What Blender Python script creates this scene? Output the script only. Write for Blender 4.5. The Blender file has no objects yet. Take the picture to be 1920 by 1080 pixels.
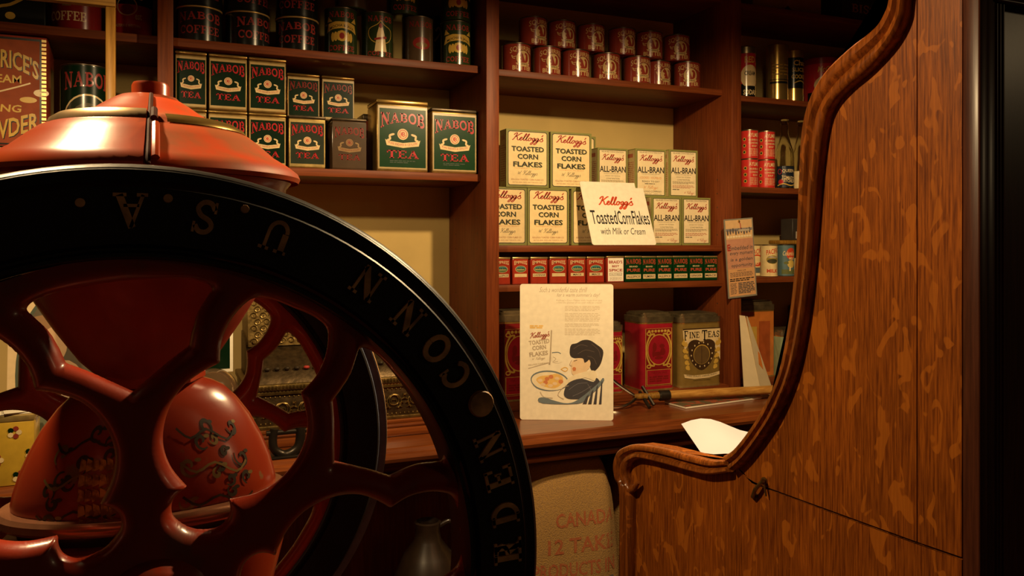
import bpy, bmesh, math, random
from mathutils import Vector, Matrix
random.seed(7)
C = bpy.context.scene.collection
SC = bpy.context.scene
# ------------------------------------------------------------------ camera, world, lights, exposure
F = 1500.0; HY = 458.0; YE = 1.36                 # focal length in pixels, horizon row, eye height
TH = math.atan(640 / 1500); c, s = math.cos(TH), math.sin(TH)
cd = bpy.data.cameras.new('camera'); cam = bpy.data.objects.new('camera', cd); C.objects.link(cam)
cam.location = (0, 0, YE); cam.rotation_euler = (math.pi / 2, 0, -TH)
cd.lens = F / 1920 * 36; cd.sensor_width = 36; cd.shift_y = -82 / 1920; cd.clip_start = .02
SC.camera = cam
SC.view_settings.view_transform = 'Standard'; SC.view_settings.look = 'None'
SC.view_settings.gamma = 1; SC.view_settings.use_curve_mapping = False
SC.view_settings.exposure = 0.0
w = bpy.data.worlds.new('world'); SC.world = w; w.use_nodes = True
w.node_tree.nodes['Background'].inputs[0].default_value = (1, .62, .3, 1)
w.node_tree.nodes['Background'].inputs[1].default_value = .011
def spot(name, loc, target, power, angle, blend, size, col):
    d = bpy.data.lights.new(name, 'SPOT'); d.energy = power; d.spot_size = math.radians(angle); d.spot_blend = blend
    d.shadow_soft_size = size; d.color = col
    o = bpy.data.objects.new(name, d); C.objects.link(o); o.location = loc
    o.rotation_euler = (Vector(target) - Vector(loc)).to_track_quat('-Z', 'Y').to_euler(); return o
WARM = (1, .70, .355)
spot('pendant_lamp_mill', (-.29, 1.10, 2.05), (-.29, 1.10, 0), 55, 177, .30, .03, WARM)
spot('pendant_lamp_counter', (1.15, 1.20, 2.20), (1.15, 1.20, 0), 106, 178, .32, .03, WARM)
spot('far_room_lamp', (3.3, -1.05, 2.2), (.9, .7, 1.5), 10, 50, .6, .14, WARM)

# ------------------------------------------------------------------ projection helpers (photo pixel -> place)
def at(px, py, Y):
    r = (px - 960) / F; X = Y * (s + r * c) / (c - r * s); zc = X * s + Y * c
    return Vector((X, Y, YE + (HY - py) / F * zc))
def atx(px, py, X):
    r = (px - 960) / F; Y = X * (c - r * s) / (s + r * c); zc = X * s + Y * c
    return Vector((X, Y, YE + (HY - py) / F * zc))
def atz(px, py, z):
    zc = F * (YE - z) / (py - HY); xc = (px - 960) / F * zc
    return Vector((xc * c + zc * s, -xc * s + zc * c, z))

# ------------------------------------------------------------------ materials
MATS = {}
def nmat(name):
    m = bpy.data.materials.new(name); m.use_nodes = True; MATS[name] = m
    return m, m.node_tree.nodes, m.node_tree.links, m.node_tree.nodes['Principled BSDF']
def mat(name, col, rough=.5, metal=0., var=.12, scale=30., coat=0., bump=0., col2=None, stretch=(1, 1, 1), thr=None, spec=.5):
    """plain surface with procedural noise variation (col2: second colour, thr: threshold window for worn patches)"""
    if name in MATS: return MATS[name]
    m, N, L, b = nmat(name)
    tc = N.new('ShaderNodeTexCoord'); mp = N.new('ShaderNodeMapping'); mp.inputs['Scale'].default_value = stretch
    nz = N.new('ShaderNodeTexNoise'); nz.inputs['Scale'].default_value = scale; nz.inputs['Detail'].default_value = 5
    rp = N.new('ShaderNodeValToRGB')
    L.new(tc.outputs['Object'], mp.inputs[0]); L.new(mp.outputs[0], nz.inputs['Vector']); L.new(nz.outputs['Fac'], rp.inputs[0])
    lo, hi = thr or (.3, .7)
    rp.color_ramp.elements[0].position = lo; rp.color_ramp.elements[1].position = hi
    c2 = col2 or tuple(min(1, x * (1 + var)) for x in col)
    c1 = col if col2 else tuple(x * (1 - var) for x in col)
    rp.color_ramp.elements[0].color = (*c1, 1); rp.color_ramp.elements[1].color = (*c2, 1)
    L.new(rp.outputs[0], b.inputs['Base Color'])
    b.inputs['Roughness'].default_value = rough; b.inputs['Metallic'].default_value = metal
    b.inputs['Specular IOR Level'].default_value = spec
    if coat: b.inputs['Coat Weight'].default_value = coat; b.inputs['Coat Roughness'].default_value = .15
    if bump:
        bp = N.new('ShaderNodeBump'); bp.inputs['Strength'].default_value = bump; bp.inputs['Distance'].default_value = .003
        L.new(nz.outputs['Fac'], bp.inputs['Height']); L.new(bp.outputs[0], b.inputs['Normal'])
    return m
def wood(name, dark, mid, fleck=None, along='Z', rough=.35, coat=.2, fine=240., fl_scale=22., fl_thr=.6):
    if name in MATS: return MATS[name]
    m, N, L, b = nmat(name)
    tc = N.new('ShaderNodeTexCoord'); mp = N.new('ShaderNodeMapping')
    sc = [fine] * 3; sc['XYZ'.index(along)] = fine * .045; mp.inputs['Scale'].default_value = sc
    nz = N.new('ShaderNodeTexNoise'); nz.inputs['Scale'].default_value = 1; nz.inputs['Detail'].default_value = 6; nz.inputs['Roughness'].default_value = .65
    rp = N.new('ShaderNodeValToRGB'); rp.color_ramp.elements[0].position = .36; rp.color_ramp.elements[1].position = .62
    rp.color_ramp.elements[0].color = (*dark, 1); rp.color_ramp.elements[1].color = (*mid, 1)
    L.new(tc.outputs['Object'], mp.inputs[0]); L.new(mp.outputs[0], nz.inputs['Vector']); L.new(nz.outputs['Fac'], rp.inputs[0])
    out = rp.outputs[0]
    # broad tone drift
    mb = N.new('ShaderNodeMapping'); sb = [9.] * 3; sb['XYZ'.index(along)] = 2.5; mb.inputs['Scale'].default_value = sb
    nb = N.new('ShaderNodeTexNoise'); nb.inputs['Scale'].default_value = 1; nb.inputs['Detail'].default_value = 3
    L.new(tc.outputs['Object'], mb.inputs[0]); L.new(mb.outputs[0], nb.inputs['Vector'])
    mr = N.new('ShaderNodeMapRange'); mr.inputs[1].default_value = .3; mr.inputs[2].default_value = .7; mr.inputs[3].default_value = .72; mr.inputs[4].default_value = 1.2
    L.new(nb.outputs['Fac'], mr.inputs[0])
    mx = N.new('ShaderNodeVectorMath'); mx.operation = 'SCALE'
    L.new(out, mx.inputs[0]); L.new(mr.outputs[0], mx.inputs['Scale']); out = mx.outputs[0]
    if fleck:
        mf = N.new('ShaderNodeMapping'); mf.inputs['Rotation'].default_value = (.6, 0, 0); mf.inputs['Scale'].default_value = (1, 1.7, .9)
        nf = N.new('ShaderNodeTexNoise'); nf.inputs['Scale'].default_value = fl_scale; nf.inputs['Detail'].default_value = 1.2; nf.inputs['Distortion'].default_value = .9
        rf = N.new('ShaderNodeValToRGB'); rf.color_ramp.elements[0].position = fl_thr; rf.color_ramp.elements[1].position = fl_thr + .022
        L.new(tc.outputs['Object'], mf.inputs[0]); L.new(mf.outputs[0], nf.inputs['Vector']); L.new(nf.outputs['Fac'], rf.inputs[0])
        mm = N.new('ShaderNodeMix'); mm.data_type = 'RGBA'
        fm = N.new('ShaderNodeMath'); fm.operation = 'MULTIPLY'; fm.inputs[1].default_value = .55
        L.new(rf.outputs[0], fm.inputs[0]); L.new(fm.outputs[0], mm.inputs[0]); L.new(out, mm.inputs[6]); mm.inputs[7].default_value = (*fleck, 1)
        out = mm.outputs[2]
    L.new(out, b.inputs['Base Color']); b.inputs['Roughness'].default_value = rough
    b.inputs['Coat Weight'].default_value = coat; b.inputs['Coat Roughness'].default_value = .2; b.inputs['Specular IOR Level'].default_value = .22
    bp = N.new('ShaderNodeBump'); bp.inputs['Strength'].default_value = .12; bp.inputs['Distance'].default_value = .001
    L.new(nz.outputs['Fac'], bp.inputs['Height']); L.new(bp.outputs[0], b.inputs['Normal'])
    return m
def ink(name, col, rough=.55): return mat('print_' + name, col, rough, 0, .06, 60)
def lac(name, col, rough=.22): return mat('lacquer_' + name, col, rough, 0, .1, 40, coat=.3)

OAK = wood('quartered_oak', (.13, .028, .003), (.37, .100, .009), (.50, .150, .014), 'Z', .44, .04, 330, 23, .605)
OAKM = wood('oak_moulding', (.13, .032, .005), (.32, .088, .012), (.42, .12, .016), 'Z', .33, .3, 180, 40, .62)
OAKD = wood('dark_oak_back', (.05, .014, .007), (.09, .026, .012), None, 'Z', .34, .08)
SHW = wood('red_shelf_wood', (.12, .026, .006), (.19, .045, .010), None, 'X', .5, .0, 150)
UPW = wood('upright_wood', (.125, .026, .006), (.20, .046, .010), None, 'Z', .5, .0, 150)
CTW = wood('counter_wood', (.12, .028, .006), (.20, .052, .011), None, 'X', .28, .3, 150)
YEW = wood('honey_wood', (.20, .09, .012), (.38, .19, .03), None, 'Z', .4, .1, 150)
WALL = mat('cream_wall', (.56, .40, .14), .85, 0, .06, 8)
RED = mat('red_enamel', (.36, .036, .010), .3, 0, .2, 26, coat=.35, bump=.15, col2=(.24, .05, .03), thr=(.60, .66))
REDS = mat('red_spoke_paint', (.30, .027, .008), .33, 0, .2, 30, coat=.3, bump=.2, col2=(.22, .05, .03), thr=(.58, .68))
REDL = mat('worn_red_lid_paint', (.52, .055, .006), .5, .0, .2, 18, spec=.2, bump=.1, col2=(.34, .085, .025), thr=(.46, .62))
BLK = mat('black_paint', (.012, .009, .008), .42, 0, .3, 40, bump=.2)
BLUE = mat('blue_grey_stripe', (.20, .25, .38), .5, 0, .2, 40)
BRZ = mat('tarnished_gilt', (.66, .37, .16), .6, .0, .5, 60)
IRON = mat('dark_iron', (.05, .04, .03), .35, .8, .2, 30)
STEEL = mat('worn_steel', (.42, .36, .28), .25, 1, .2, 30)
GOLD = mat('gold_lacquer', (.72, .46, .13), .22, .85, .15, 40)
DGOLD = mat('dull_gold_edge', (.50, .36, .13), .3, .7, .25, 40)
OGOLD = mat('old_gold_tin', (.42, .27, .08), .28, .85, .25, 40)
BRASS = mat('old_brass', (.20, .13, .04), .36, .85, .35, 60, bump=.4)
BRASSD = mat('dark_brass', (.10, .065, .03), .4, .8, .4, 60, bump=.4)
TINL = mat('tin_plate', (.42, .34, .2), .3, .9, .25, 40)
TIND = mat('dark_tin_plate', (.11, .085, .055), .35, .8, .3, 40)

# ------------------------------------------------------------------ mesh builder
class MB:
    def __init__(self): self.v = []; self.f = []; self.mi = []; self.mats = []
    def mid(self, m):
        if m not in self.mats: self.mats.append(m)
        return self.mats.index(m)
    def add(self, vs, fs, m):
        o = len(self.v); self.v += [tuple(v) for v in vs]; k = self.mid(m)
        for f in fs: self.f.append(tuple(i + o for i in f)); self.mi.append(k)
        return self
    def bm(self, b, m, T=None):
        b.verts.index_update()
        self.add([(T @ v.co if T else v.co) for v in b.verts], [[v.index for v in f.verts] for f in b.faces], m); b.free(); return self
    def box(self, a, b_, m, bev=0., seg=2):
        b = bmesh.new(); bmesh.ops.create_cube(b, size=1)
        for v in b.verts: v.co = Vector([(a[i] + b_[i]) / 2 + v.co[i] * (b_[i] - a[i]) for i in range(3)])
        if bev: bmesh.ops.bevel(b, geom=b.edges[:], offset=bev, segments=seg, affect='EDGES', profile=.5)
        return self.bm(b, m)
    def lathe(self, prof, m, seg=40, o=(0, 0, 0), axis='Z', sx=1., sy=1., closed=False):
        vs = []; fs = []; n = len(prof)
        for j in range(seg):
            a = 2 * math.pi * j / seg
            for r, z in prof:
                x, y = r * math.cos(a) * sx, r * math.sin(a) * sy
                vs.append((x + o[0], y + o[1], z + o[2]) if axis == 'Z' else (x + o[0], z + o[1], y + o[2]))
        for j in range(seg):
            k = (j + 1) % seg
            for i in range(n if closed else n - 1):
                i2 = (i + 1) % n
                q = (j * n + i, k * n + i, k * n + i2, j * n + i2)
                fs.append(q if axis == 'Z' else q[::-1])
        return self.add(vs, fs, m)
    def tube(self, pts, r, m, seg=10, closed=False):
        pts = [Vector(p) for p in pts]; n = len(pts); rs = r if isinstance(r, (list, tuple)) else [r] * n
        vs = []; fs = []; ref = None
        for i, p in enumerate(pts):
            if closed: t = pts[(i + 1) % n] - pts[i - 1]
            else: t = pts[min(i + 1, n - 1)] - pts[max(i - 1, 0)]
            t.normalize()
            if ref is None: ref = t.orthogonal().normalized()
            ref = (ref - t * ref.dot(t)).normalized(); bn = t.cross(ref)
            for j in range(seg):
                a = 2 * math.pi * j / seg; vs.append(p + (ref * math.cos(a) + bn * math.sin(a)) * rs[i])
        for i in range(n if closed else n - 1):
            i2 = (i + 1) % n
            for j in range(seg): fs.append((i * seg + j, i * seg + (j + 1) % seg, i2 * seg + (j + 1) % seg, i2 * seg + j))
        if not closed: fs.append(tuple(range(seg))[::-1]); fs.append(tuple((n - 1) * seg + j for j in range(seg)))
        return self.add(vs, fs, m)
    def prism(self, poly, fn, d0, d1, m):
        """poly: 2-D outline; fn(u,v,d) -> point; extruded from d0 to d1"""
        n = len(poly); vs = [fn(u, v, d0) for u, v in poly] + [fn(u, v, d1) for u, v in poly]
        fs = [tuple(range(n)), tuple(range(2 * n - 1, n - 1, -1))] + [((i + 1) % n, i, i + n, (i + 1) % n + n) for i in range(n)]
        b = bmesh.new(); bv = [b.verts.new(v) for v in vs]
        for f in fs: b.faces.new([bv[i] for i in f])
        bmesh.ops.triangulate(b, faces=[f for f in b.faces if len(f.verts) > 4]); bmesh.ops.recalc_face_normals(b, faces=b.faces[:])
        return self.bm(b, m)
    def build(self, name, ang=38, fix=True):
        me = bpy.data.meshes.new(name); me.from_pydata(self.v, [], self.f)
        for m in self.mats: me.materials.append(m)
        for p, k in zip(me.polygons, self.mi): p.material_index = k; p.use_smooth = True
        me.validate(); me.update()
        if fix:
            b = bmesh.new(); b.from_mesh(me); bmesh.ops.recalc_face_normals(b, faces=b.faces[:]); b.to_mesh(me); b.free()
        me.set_sharp_from_angle(angle=math.radians(ang)); return me

def ob(name, me, parent=None, label=None, loc=None):
    o = bpy.data.objects.new(name, me); C.objects.link(o)
    if parent: o.parent = parent
    if label: o['label'] = label
    if loc: o.location = loc
    return o
def thing(name, label, cat, loc=(0, 0, 0), rz=0, group=None, parts=(), rx=0):
    o = bpy.data.objects.new(name, None); C.objects.link(o); o.empty_display_size = .02
    o.location = (loc[0], loc[1], loc[2] + (.0006 if loc[2] > .3 else 0)); o.rotation_euler = (rx, 0, rz); o['label'] = label; o['category'] = cat
    if group: o['group'] = group
    for pn, me in parts: ob(pn, me, o)
    return o
def struct(name, me):
    o = ob(name, me); o['kind'] = 'structure'; return o

# ------------------------------------------------------------------ 2-D printing: shapes and lettering on real surfaces
TXT = {}
def text_mesh(st, bold=0.):
    k = (st, bold)
    if k not in TXT:
        cu = bpy.data.curves.new('t', 'FONT'); cu.body = st; cu.offset = bold; cu.resolution_u = 2
        o = bpy.data.objects.new('t', cu); C.objects.link(o)
        me = o.evaluated_get(bpy.context.evaluated_depsgraph_get()).to_mesh()
        vs = [(v.co.x, v.co.y) for v in me.vertices]; fs = [tuple(p.vertices) for p in me.polygons]
        o.to_mesh_clear(); bpy.data.objects.remove(o); bpy.data.curves.remove(cu)
        x0, x1 = min(v[0] for v in vs), max(v[0] for v in vs); y0, y1 = min(v[1] for v in vs), max(v[1] for v in vs)
        TXT[k] = ([((x - x0) / (x1 - x0), (y - y0) / (y1 - y0)) for x, y in vs], fs)
    return TXT[k]
def arc(cx, cy, rx, ry, a0, a1, n=10):
    return [(cx + rx * math.cos(math.radians(a0 + (a1 - a0) * i / n)), cy + ry * math.sin(math.radians(a0 + (a1 - a0) * i / n))) for i in range(n + 1)]
def smooth(pts, k=4, closed=False):
    n = len(pts); out = []
    for i in range(n if closed else n - 1):
        P = [pts[(i + j) % n] if closed else pts[max(0, min(n - 1, i + j))] for j in (-1, 0, 1, 2)]
        for q in range(k):
            t = q / k
            out.append(tuple(.5 * (2 * P[1][d] + (P[2][d] - P[0][d]) * t + (2 * P[0][d] - 5 * P[1][d] + 4 * P[2][d] - P[3][d]) * t * t + (3 * P[1][d] - P[0][d] - 3 * P[2][d] + P[3][d]) * t ** 3) for d in range(len(pts[0]))))
    if not closed: out.append(tuple(pts[-1]))
    return out
def ribbon(pts, wd, closed=False):
    n = len(pts); vs = []
    for i, p in enumerate(pts):
        a = pts[i - 1] if (i or closed) else p; b = pts[(i + 1) % n] if (i < n - 1 or closed) else p
        dx, dy = b[0] - a[0], b[1] - a[1]; l = math.hypot(dx, dy) or 1; w_ = wd[i] if isinstance(wd, list) else wd
        vs += [(p[0] - dy / l * w_ / 2, p[1] + dx / l * w_ / 2), (p[0] + dy / l * w_ / 2, p[1] - dx / l * w_ / 2)]
    return vs, [(2 * i, 2 * i + 1, (2 * i + 3) % (2 * n), (2 * i + 2) % (2 * n)) for i in range(n if closed else n - 1)]
def sf(x0, x1, y): return ([(x0, y), (x1, y)], .1)
GL = {  # slab-serif capitals: strokes (points, width) in a unit-high cell
 'A': (1.0, [([(.5, 1), (.14, .05)], .1), ([(.46, 1), (.82, .05)], .21), ([(.25, .36), (.7, .36)], .09), sf(0, .32, .05), sf(.62, 1, .05)]),
 'B': (.86, [([(.22, 0), (.22, 1)], .2), (arc(.34, .74, .36, .21, 90, -90), .15), (arc(.34, .28, .42, .23, 90, -90), .16), sf(.02, .4, .05), sf(.02, .4, .95)]),
 'C': (.86, [(arc(.45, .5, .36, .44, 40, 320, 16), .17), ([(.76, .62), (.76, .98)], .09)]),
 'D': (.9, [([(.22, 0), (.22, 1)], .2), (arc(.34, .5, .42, .44, 90, -90, 14), .17), sf(.02, .4, .05), sf(.02, .4, .95)]),
 'E': (.84, [([(.22, 0), (.22, 1)], .2), sf(.02, .78, .05), sf(.02, .76, .95), ([(.22, .52), (.55, .52)], .1), ([(.75, 0), (.75, .3)], .1), ([(.73, .7), (.73, 1)], .1), ([(.55, .4), (.55, .64)], .08)]),
 'F': (.8, [([(.22, 0), (.22, 1)], .2), sf(.02, .44, .05), sf(.02, .76, .95), ([(.22, .5), (.52, .5)], .1), ([(.73, .68), (.73, 1)], .1), ([(.52, .38), (.52, .62)], .08)]),
 'I': (.46, [([(.22, 0), (.22, 1)], .2), sf(.02, .42, .05), sf(.02, .42, .95)]),
 'M': (1.15, [([(.18, 0), (.18, 1)], .1), ([(.2, 1), (.56, .1)], .18), ([(.54, .1), (.92, 1)], .1), ([(.95, 0), (.95, 1)], .2), sf(.02, .34, .05), sf(.76, 1.13, .05), sf(.02, .26, .95), sf(.86, 1.13, .95)]),
 'N': (1.0, [([(.18, 0), (.18, 1)], .1), ([(.18, .95), (.82, .05)], .21), ([(.82, 0), (.82, 1)], .1), sf(.02, .36, .05), sf(.02, .26, .95), sf(.64, .98, .95)]),
 'O': (.92, [(arc(.46, .5, .36, .43, 0, 360, 20), .18)]),
 'R': (.94, [([(.22, 0), (.22, 1)], .2), (arc(.34, .73, .36, .22, 90, -90), .15), ([(.42, .5), (.74, .05)], .19), sf(.02, .42, .05), sf(.02, .4, .95), sf(.66, .94, .05)]),
 'S': (.76, [(smooth([(.64, .76), (.5, .93), (.28, .93), (.14, .76), (.24, .58), (.5, .46), (.62, .26), (.48, .07), (.24, .07), (.1, .26)], 3), .15), ([(.68, .66), (.68, .98)], .08), ([(.08, .02), (.08, .36)], .08)]),
 'T': (.9, [([(.45, 0), (.45, 1)], .2), sf(.25, .65, .05), ([(.03, .94), (.87, .94)], .12), ([(.07, .68), (.07, 1)], .1), ([(.83, .68), (.83, 1)], .1)]),
 'U': (.96, [([(.2, 1), (.2, .38)], .2), (arc(.46, .36, .29, .3, 180, 360, 12), .13), ([(.76, .36), (.76, 1)], .11), sf(.02, .42, .95), sf(.6, .94, .95)]),
 ' ': (.5, [])}
def serif_mesh(st):
    x = 0; vs = []; fs = []
    for ch in st:
        wd, sts = GL[ch]
        for pts, t in sts:
            v, f = ribbon([(p[0] + x, p[1]) for p in pts], t); o = len(vs); vs += v; fs += [tuple(i + o for i in q) for q in f]
        x += wd + .06
    x1 = x - .06
    return [(a / x1, b) for a, b in vs], fs
SCRIPT = [
 [(-.15, 1.55), (.02, 2.0), (.38, 2.25), (.46, 1.9), (.33, 1.1), (.12, .25), (-.1, -.05)],
 [(1.55, 2.1), (1.35, 2.2), (1.0, 1.8), (.62, 1.3), (.36, 1.1), (.6, 1.08), (.82, .8), (.95, .3), (1.2, .02), (1.5, .3), (1.8, .62), (1.9, .9), (1.7, 1.02), (1.52, .7), (1.55, .2), (1.8, 0), (2.1, .3),
  (2.46, 1.3), (2.58, 2.05), (2.42, 2.15), (2.3, 1.3), (2.33, .3), (2.55, 0), (2.76, .3), (3.08, 1.3), (3.2, 2.05), (3.04, 2.15), (2.92, 1.3), (2.95, .3), (3.15, 0), (3.4, .25)],
 [(3.9, .92), (3.6, .92), (3.45, .5), (3.58, .05), (3.85, .05), (4.02, .5), (3.9, .92), (4.1, .75), (4.3, .78)],
 [(4.85, .8), (4.6, .98), (4.36, .6), (4.45, .1), (4.7, .15), (4.9, .9), (4.88, .2), (4.76, -.7), (4.5, -1.1), (4.28, -.95), (4.5, -.45), (5.0, .1), (5.2, .4)],
 [(5.65, .8), (5.4, .98), (5.16, .6), (5.25, .1), (5.5, .15), (5.7, .9), (5.68, .2), (5.56, -.7), (5.3, -1.1), (5.08, -.95), (5.3, -.45), (5.75, .0), (6.05, .4), (6.5, 1.15), (6.5, .8), (6.8, .4), (6.72, .05), (6.4, -.02), (6.2, .2)],
 [(6.28, 2.1), (6.32, 1.9), (6.16, 1.5)]]
def script_mesh(bold, sig=False):
    vs = []; fs = []
    extra = [[(-2.6, 1.8), (-2.45, .2), (-2.0, 1.6), (-1.8, .1), (-1.3, 2.1)], [(-1.2, .1), (-1.1, .15)]] if sig else []
    for st in extra + SCRIPT[:5] + ([] if sig else SCRIPT[5:]):
        p = [(x + .3 * y, y) for x, y in smooth(st, 3)]
        v, f = ribbon(p, bold); o = len(vs); vs += v; fs += [tuple(i + o for i in q) for q in f]
    x0, x1 = min(v[0] for v in vs), max(v[0] for v in vs); y0, y1 = min(v[1] for v in vs), max(v[1] for v in vs)
    return [((x - x0) / (x1 - x0), (y - y0) / (y1 - y0)) for x, y in vs], fs
class Art:
    """flat print: coordinates in metres, centre-bottom origin; every call lies one hair above the previous one"""
    EPS = .00003
    def __init__(self): self.L = []
    def raw(self, vs, fs, m): self.L.append((vs, fs, m)); return self
    def poly(self, p, m): return self.raw(p, [tuple(range(len(p)))], m)
    def rect(self, x0, y0, x1, y1, m): return self.poly([(x0, y0), (x1, y0), (x1, y1), (x0, y1)], m)
    def rrect(self, x0, y0, x1, y1, r, m):
        return self.poly(arc(x1 - r, y1 - r, r, r, 0, 90, 4) + arc(x0 + r, y1 - r, r, r, 90, 180, 4) + arc(x0 + r, y0 + r, r, r, 180, 270, 4) + arc(x1 - r, y0 + r, r, r, 270, 360, 4), m)
    def ell(self, cx, cy, rx, ry, m, n=20): return self.poly(arc(cx, cy, rx, ry, 0, 360 - 360 / n, n - 1), m)
    def ring(self, cx, cy, rx, ry, wd, m, n=24): v, f = ribbon(arc(cx, cy, rx, ry, 0, 360 - 360 / n, n - 1), wd, True); return self.raw(v, f, m)
    def line(self, pts, wd, m, sm=True):
        v, f = ribbon(smooth(pts, 3) if sm and len(pts) > 2 else pts, wd); return self.raw(v, f, m)
    def fit(self, mesh, cx, cy, wd, h, m, shear=0., warp=None, rot=0.):
        vs, fs = mesh; out = []
        for u, v in vs:
            x, y = (u - .5) * wd, (v - .5) * h
            if warp: x, y = warp(u, v, x, y)
            x += shear * y
            if rot: x, y = x * math.cos(rot) - y * math.sin(rot), x * math.sin(rot) + y * math.cos(rot)
            out.append((cx + x, cy + y))
        return self.raw(out, fs, m)
    def text(self, st, cx, cy, wd, h, m, bold=0., **k): return self.fit(text_mesh(st, bold), cx, cy, wd, h, m, **k)
    def serif(self, st, cx, cy, wd, h, m, **k): return self.fit(serif_mesh(st), cx, cy, wd, h, m, **k)
    def script(self, cx, cy, wd, h, m, bold=.24, sig=False, **k): return self.fit(script_mesh(bold, sig), cx, cy, wd, h, m, **k)
    def greek(self, x0, x1, y0, y1, n, m, t=.45):
        """unreadably small copy: rows of word-long dashes"""
        vs = []; fs = []; dy = (y1 - y0) / n; rr = random.Random(n * 7 + int(x0 * 1e4))
        for i in range(n):
            y = y1 - (i + .5) * dy; x = x0; end = x1 - (rr.random() * .25 * (x1 - x0) if i == n - 1 else 0)
            while x < end - dy:
                l = min(dy * rr.uniform(1.2, 3.6), end - x); o = len(vs)
                vs += [(x, y - dy * t / 2), (x + l, y - dy * t / 2), (x + l, y + dy * t / 2), (x, y + dy * t / 2)]; fs.append((o, o + 1, o + 2, o + 3)); x += l + dy * .45
        return self.raw(vs, fs, m)
    def into(self, mb, fn, bend=None, base=0.):
        for i, (vs, fs, m) in enumerate(self.L):
            d = base + self.EPS * (i + 1)
            if bend:
                b = bmesh.new(); bv = [b.verts.new((x, y, 0)) for x, y in vs]
                for f in fs:
                    try: b.faces.new([bv[k] for k in f])
                    except ValueError: pass
                x0, x1 = min(v[0] for v in vs), max(v[0] for v in vs); x = math.ceil(x0 / bend + .01) * bend
                while x < x1:
                    bmesh.ops.bisect_plane(b, geom=b.verts[:] + b.edges[:] + b.faces[:], plane_co=(x, 0, 0), plane_no=(1, 0, 0)); x += bend
                b.verts.index_update()
                mb.add([fn(v.co.x, v.co.y, d) for v in b.verts], [[v.index for v in f.verts] for f in b.faces], m); b.free()
            else: mb.add([fn(x, y, d) for x, y in vs], fs, m)
    def flat(self, name, y=0., x=0., z=0.):
        mb = MB(); self.into(mb, lambda u, v, d: (x + u, y - d, z + v)); return mb.build(name, fix=False)
    def round(self, name, R, rot=0., z=0.):
        mb = MB()
        def fn(u, v, d): a = u / R + rot; return ((R + d) * math.sin(a), -(R + d) * math.cos(a), z + v)
        self.into(mb, fn, bend=R * .1, base=.0002); return mb.build(name, fix=False)
ARCH = lambda k: (lambda u, v, x, y: (x, y - k * (1 - v) * (2 * u - 1) ** 2 + k * .5 * (1 - v)))

# inks
KB = ink('black', (.018, .016, .012)); KR = ink('red', (.50, .035, .012)); KC = ink('cream', (.84, .66, .34)); KW = ink('warm_white', (.88, .81, .64))
KG = ink('olive', (.22, .22, .055)); KO = ink('orange', (.62, .22, .05)); KBR = ink('brown', (.30, .07, .03)); KGY = ink('grey', (.45, .38, .29)); KDG = ink('dark_grey', (.10, .085, .08))
KRE = ink('box_red', (.36, .03, .02)); KCB = ink('box_cream', (.80, .66, .40))
LG = mat('lacquer_deep_green', (.003, .014, .005), .3, 0, .1, 40, spec=.15); LGM = mat('lacquer_tin_green', (.004, .034, .008), .25, 0, .1, 40, spec=.22); LR = lac('crimson', (.42, .02, .025)); LRD = lac('dark_crimson', (.20, .012, .012)); LBK = lac('black', (.008, .009, .008)); LCR = lac('cream', (.66, .5, .26)); LGO = lac('gold', (.55, .34, .06)); LRB = lac('brown_red', (.24, .035, .02)); LTX = lac('faded_red', (.28, .03, .025))

# ------------------------------------------------------------------ room shell
def slab(name, a, b, m): struct(name, MB().box(a, b, m).build(name))
FLOOR = wood('floor_boards', (.06, .025, .010), (.12, .05, .02), None, 'X', .5, .1, 120)
CEIL = mat('ceiling_plaster', (.22, .16, .09), .9)
ROOM = mat('room_wall', (.10, .06, .035), .9)
slab('floor', (-2.6, -1.8, -.05), (4.4, 2.98, 0), FLOOR)
slab('wall_back', (-2.6, 2.82, 0), (4.4, 2.92, 2.95), WALL)
slab('wall_left', (-2.6, -1.8, 0), (-2.5, 2.82, 2.95), ROOM)
slab('wall_right', (4.3, -1.8, 0), (4.4, 2.82, 2.95), ROOM)
slab('ceiling', (-2.6, -1.8, 2.95), (4.4, 2.98, 3.05), CEIL)

# ------------------------------------------------------------------ shelf unit
YF, YS, YB = 2.40, 2.455, 2.775                     # upright fronts, shelf fronts, back panel
ZC = YE - .55                                      # counter top
ZB = YE - .522                                     # base board of the shelves
zL0 = at(902, 124, YS).z + .33; zL1 = at(902, 124, YS).z; zL2 = at(902, 327, YS).z
zM0 = at(1352, 3, YS).z + .021; zM1 = at(1352, 168, YS).z; zM2 = at(1352, 460, YS).z; zM3 = at(1352, 526, YS).z
zR0 = at(1400, 6, YS).z; zR1 = at(1392, 179, YS).z; zR2 = at(1392, 350, YS).z; zR3 = at(1413, 520, YS).z
P0 = (at(295, 0, YF).x, at(325, 0, YF).x); P1 = (at(912, 0, YF).x, at(936, 0, YF).x); P2 = (at(1372, 0, YF).x, at(1390, 0, YF).x)
XL = P0[0] - 1.0; PM = (XL - .045, XL); P3 = (P2[1] + 1.25, P2[1] + 1.295)
sh = thing('shelf_unit', 'tall red brown wooden wall shelving with cream back behind the counter', 'shelving', (0, 0, 0))
for pa, pb in (PM, P0, P1, P2, P3):
    mb = MB().box((pa, YF, ZC), (pb, YB, 2.62), UPW, .002)
    if (pa, pb) in (P0, P1, P2):                     # shelf-pin holes
        for yy in (YF + .085, YF + .30):
            for k in range(13):
                for xx in (pa - .0003, pb + .0003):
                    mb.lathe([(0, 0), (.0028, 0)], KB, 8, (0, 0, 0)); n = 16
                    for q in range(len(mb.v) - n, len(mb.v)):
                        x, y, z = mb.v[q]; mb.v[q] = (xx, yy + x, ZC + .17 + k * .052 + y)
    ob('upright', mb.build('upright', fix=False), sh)
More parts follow.
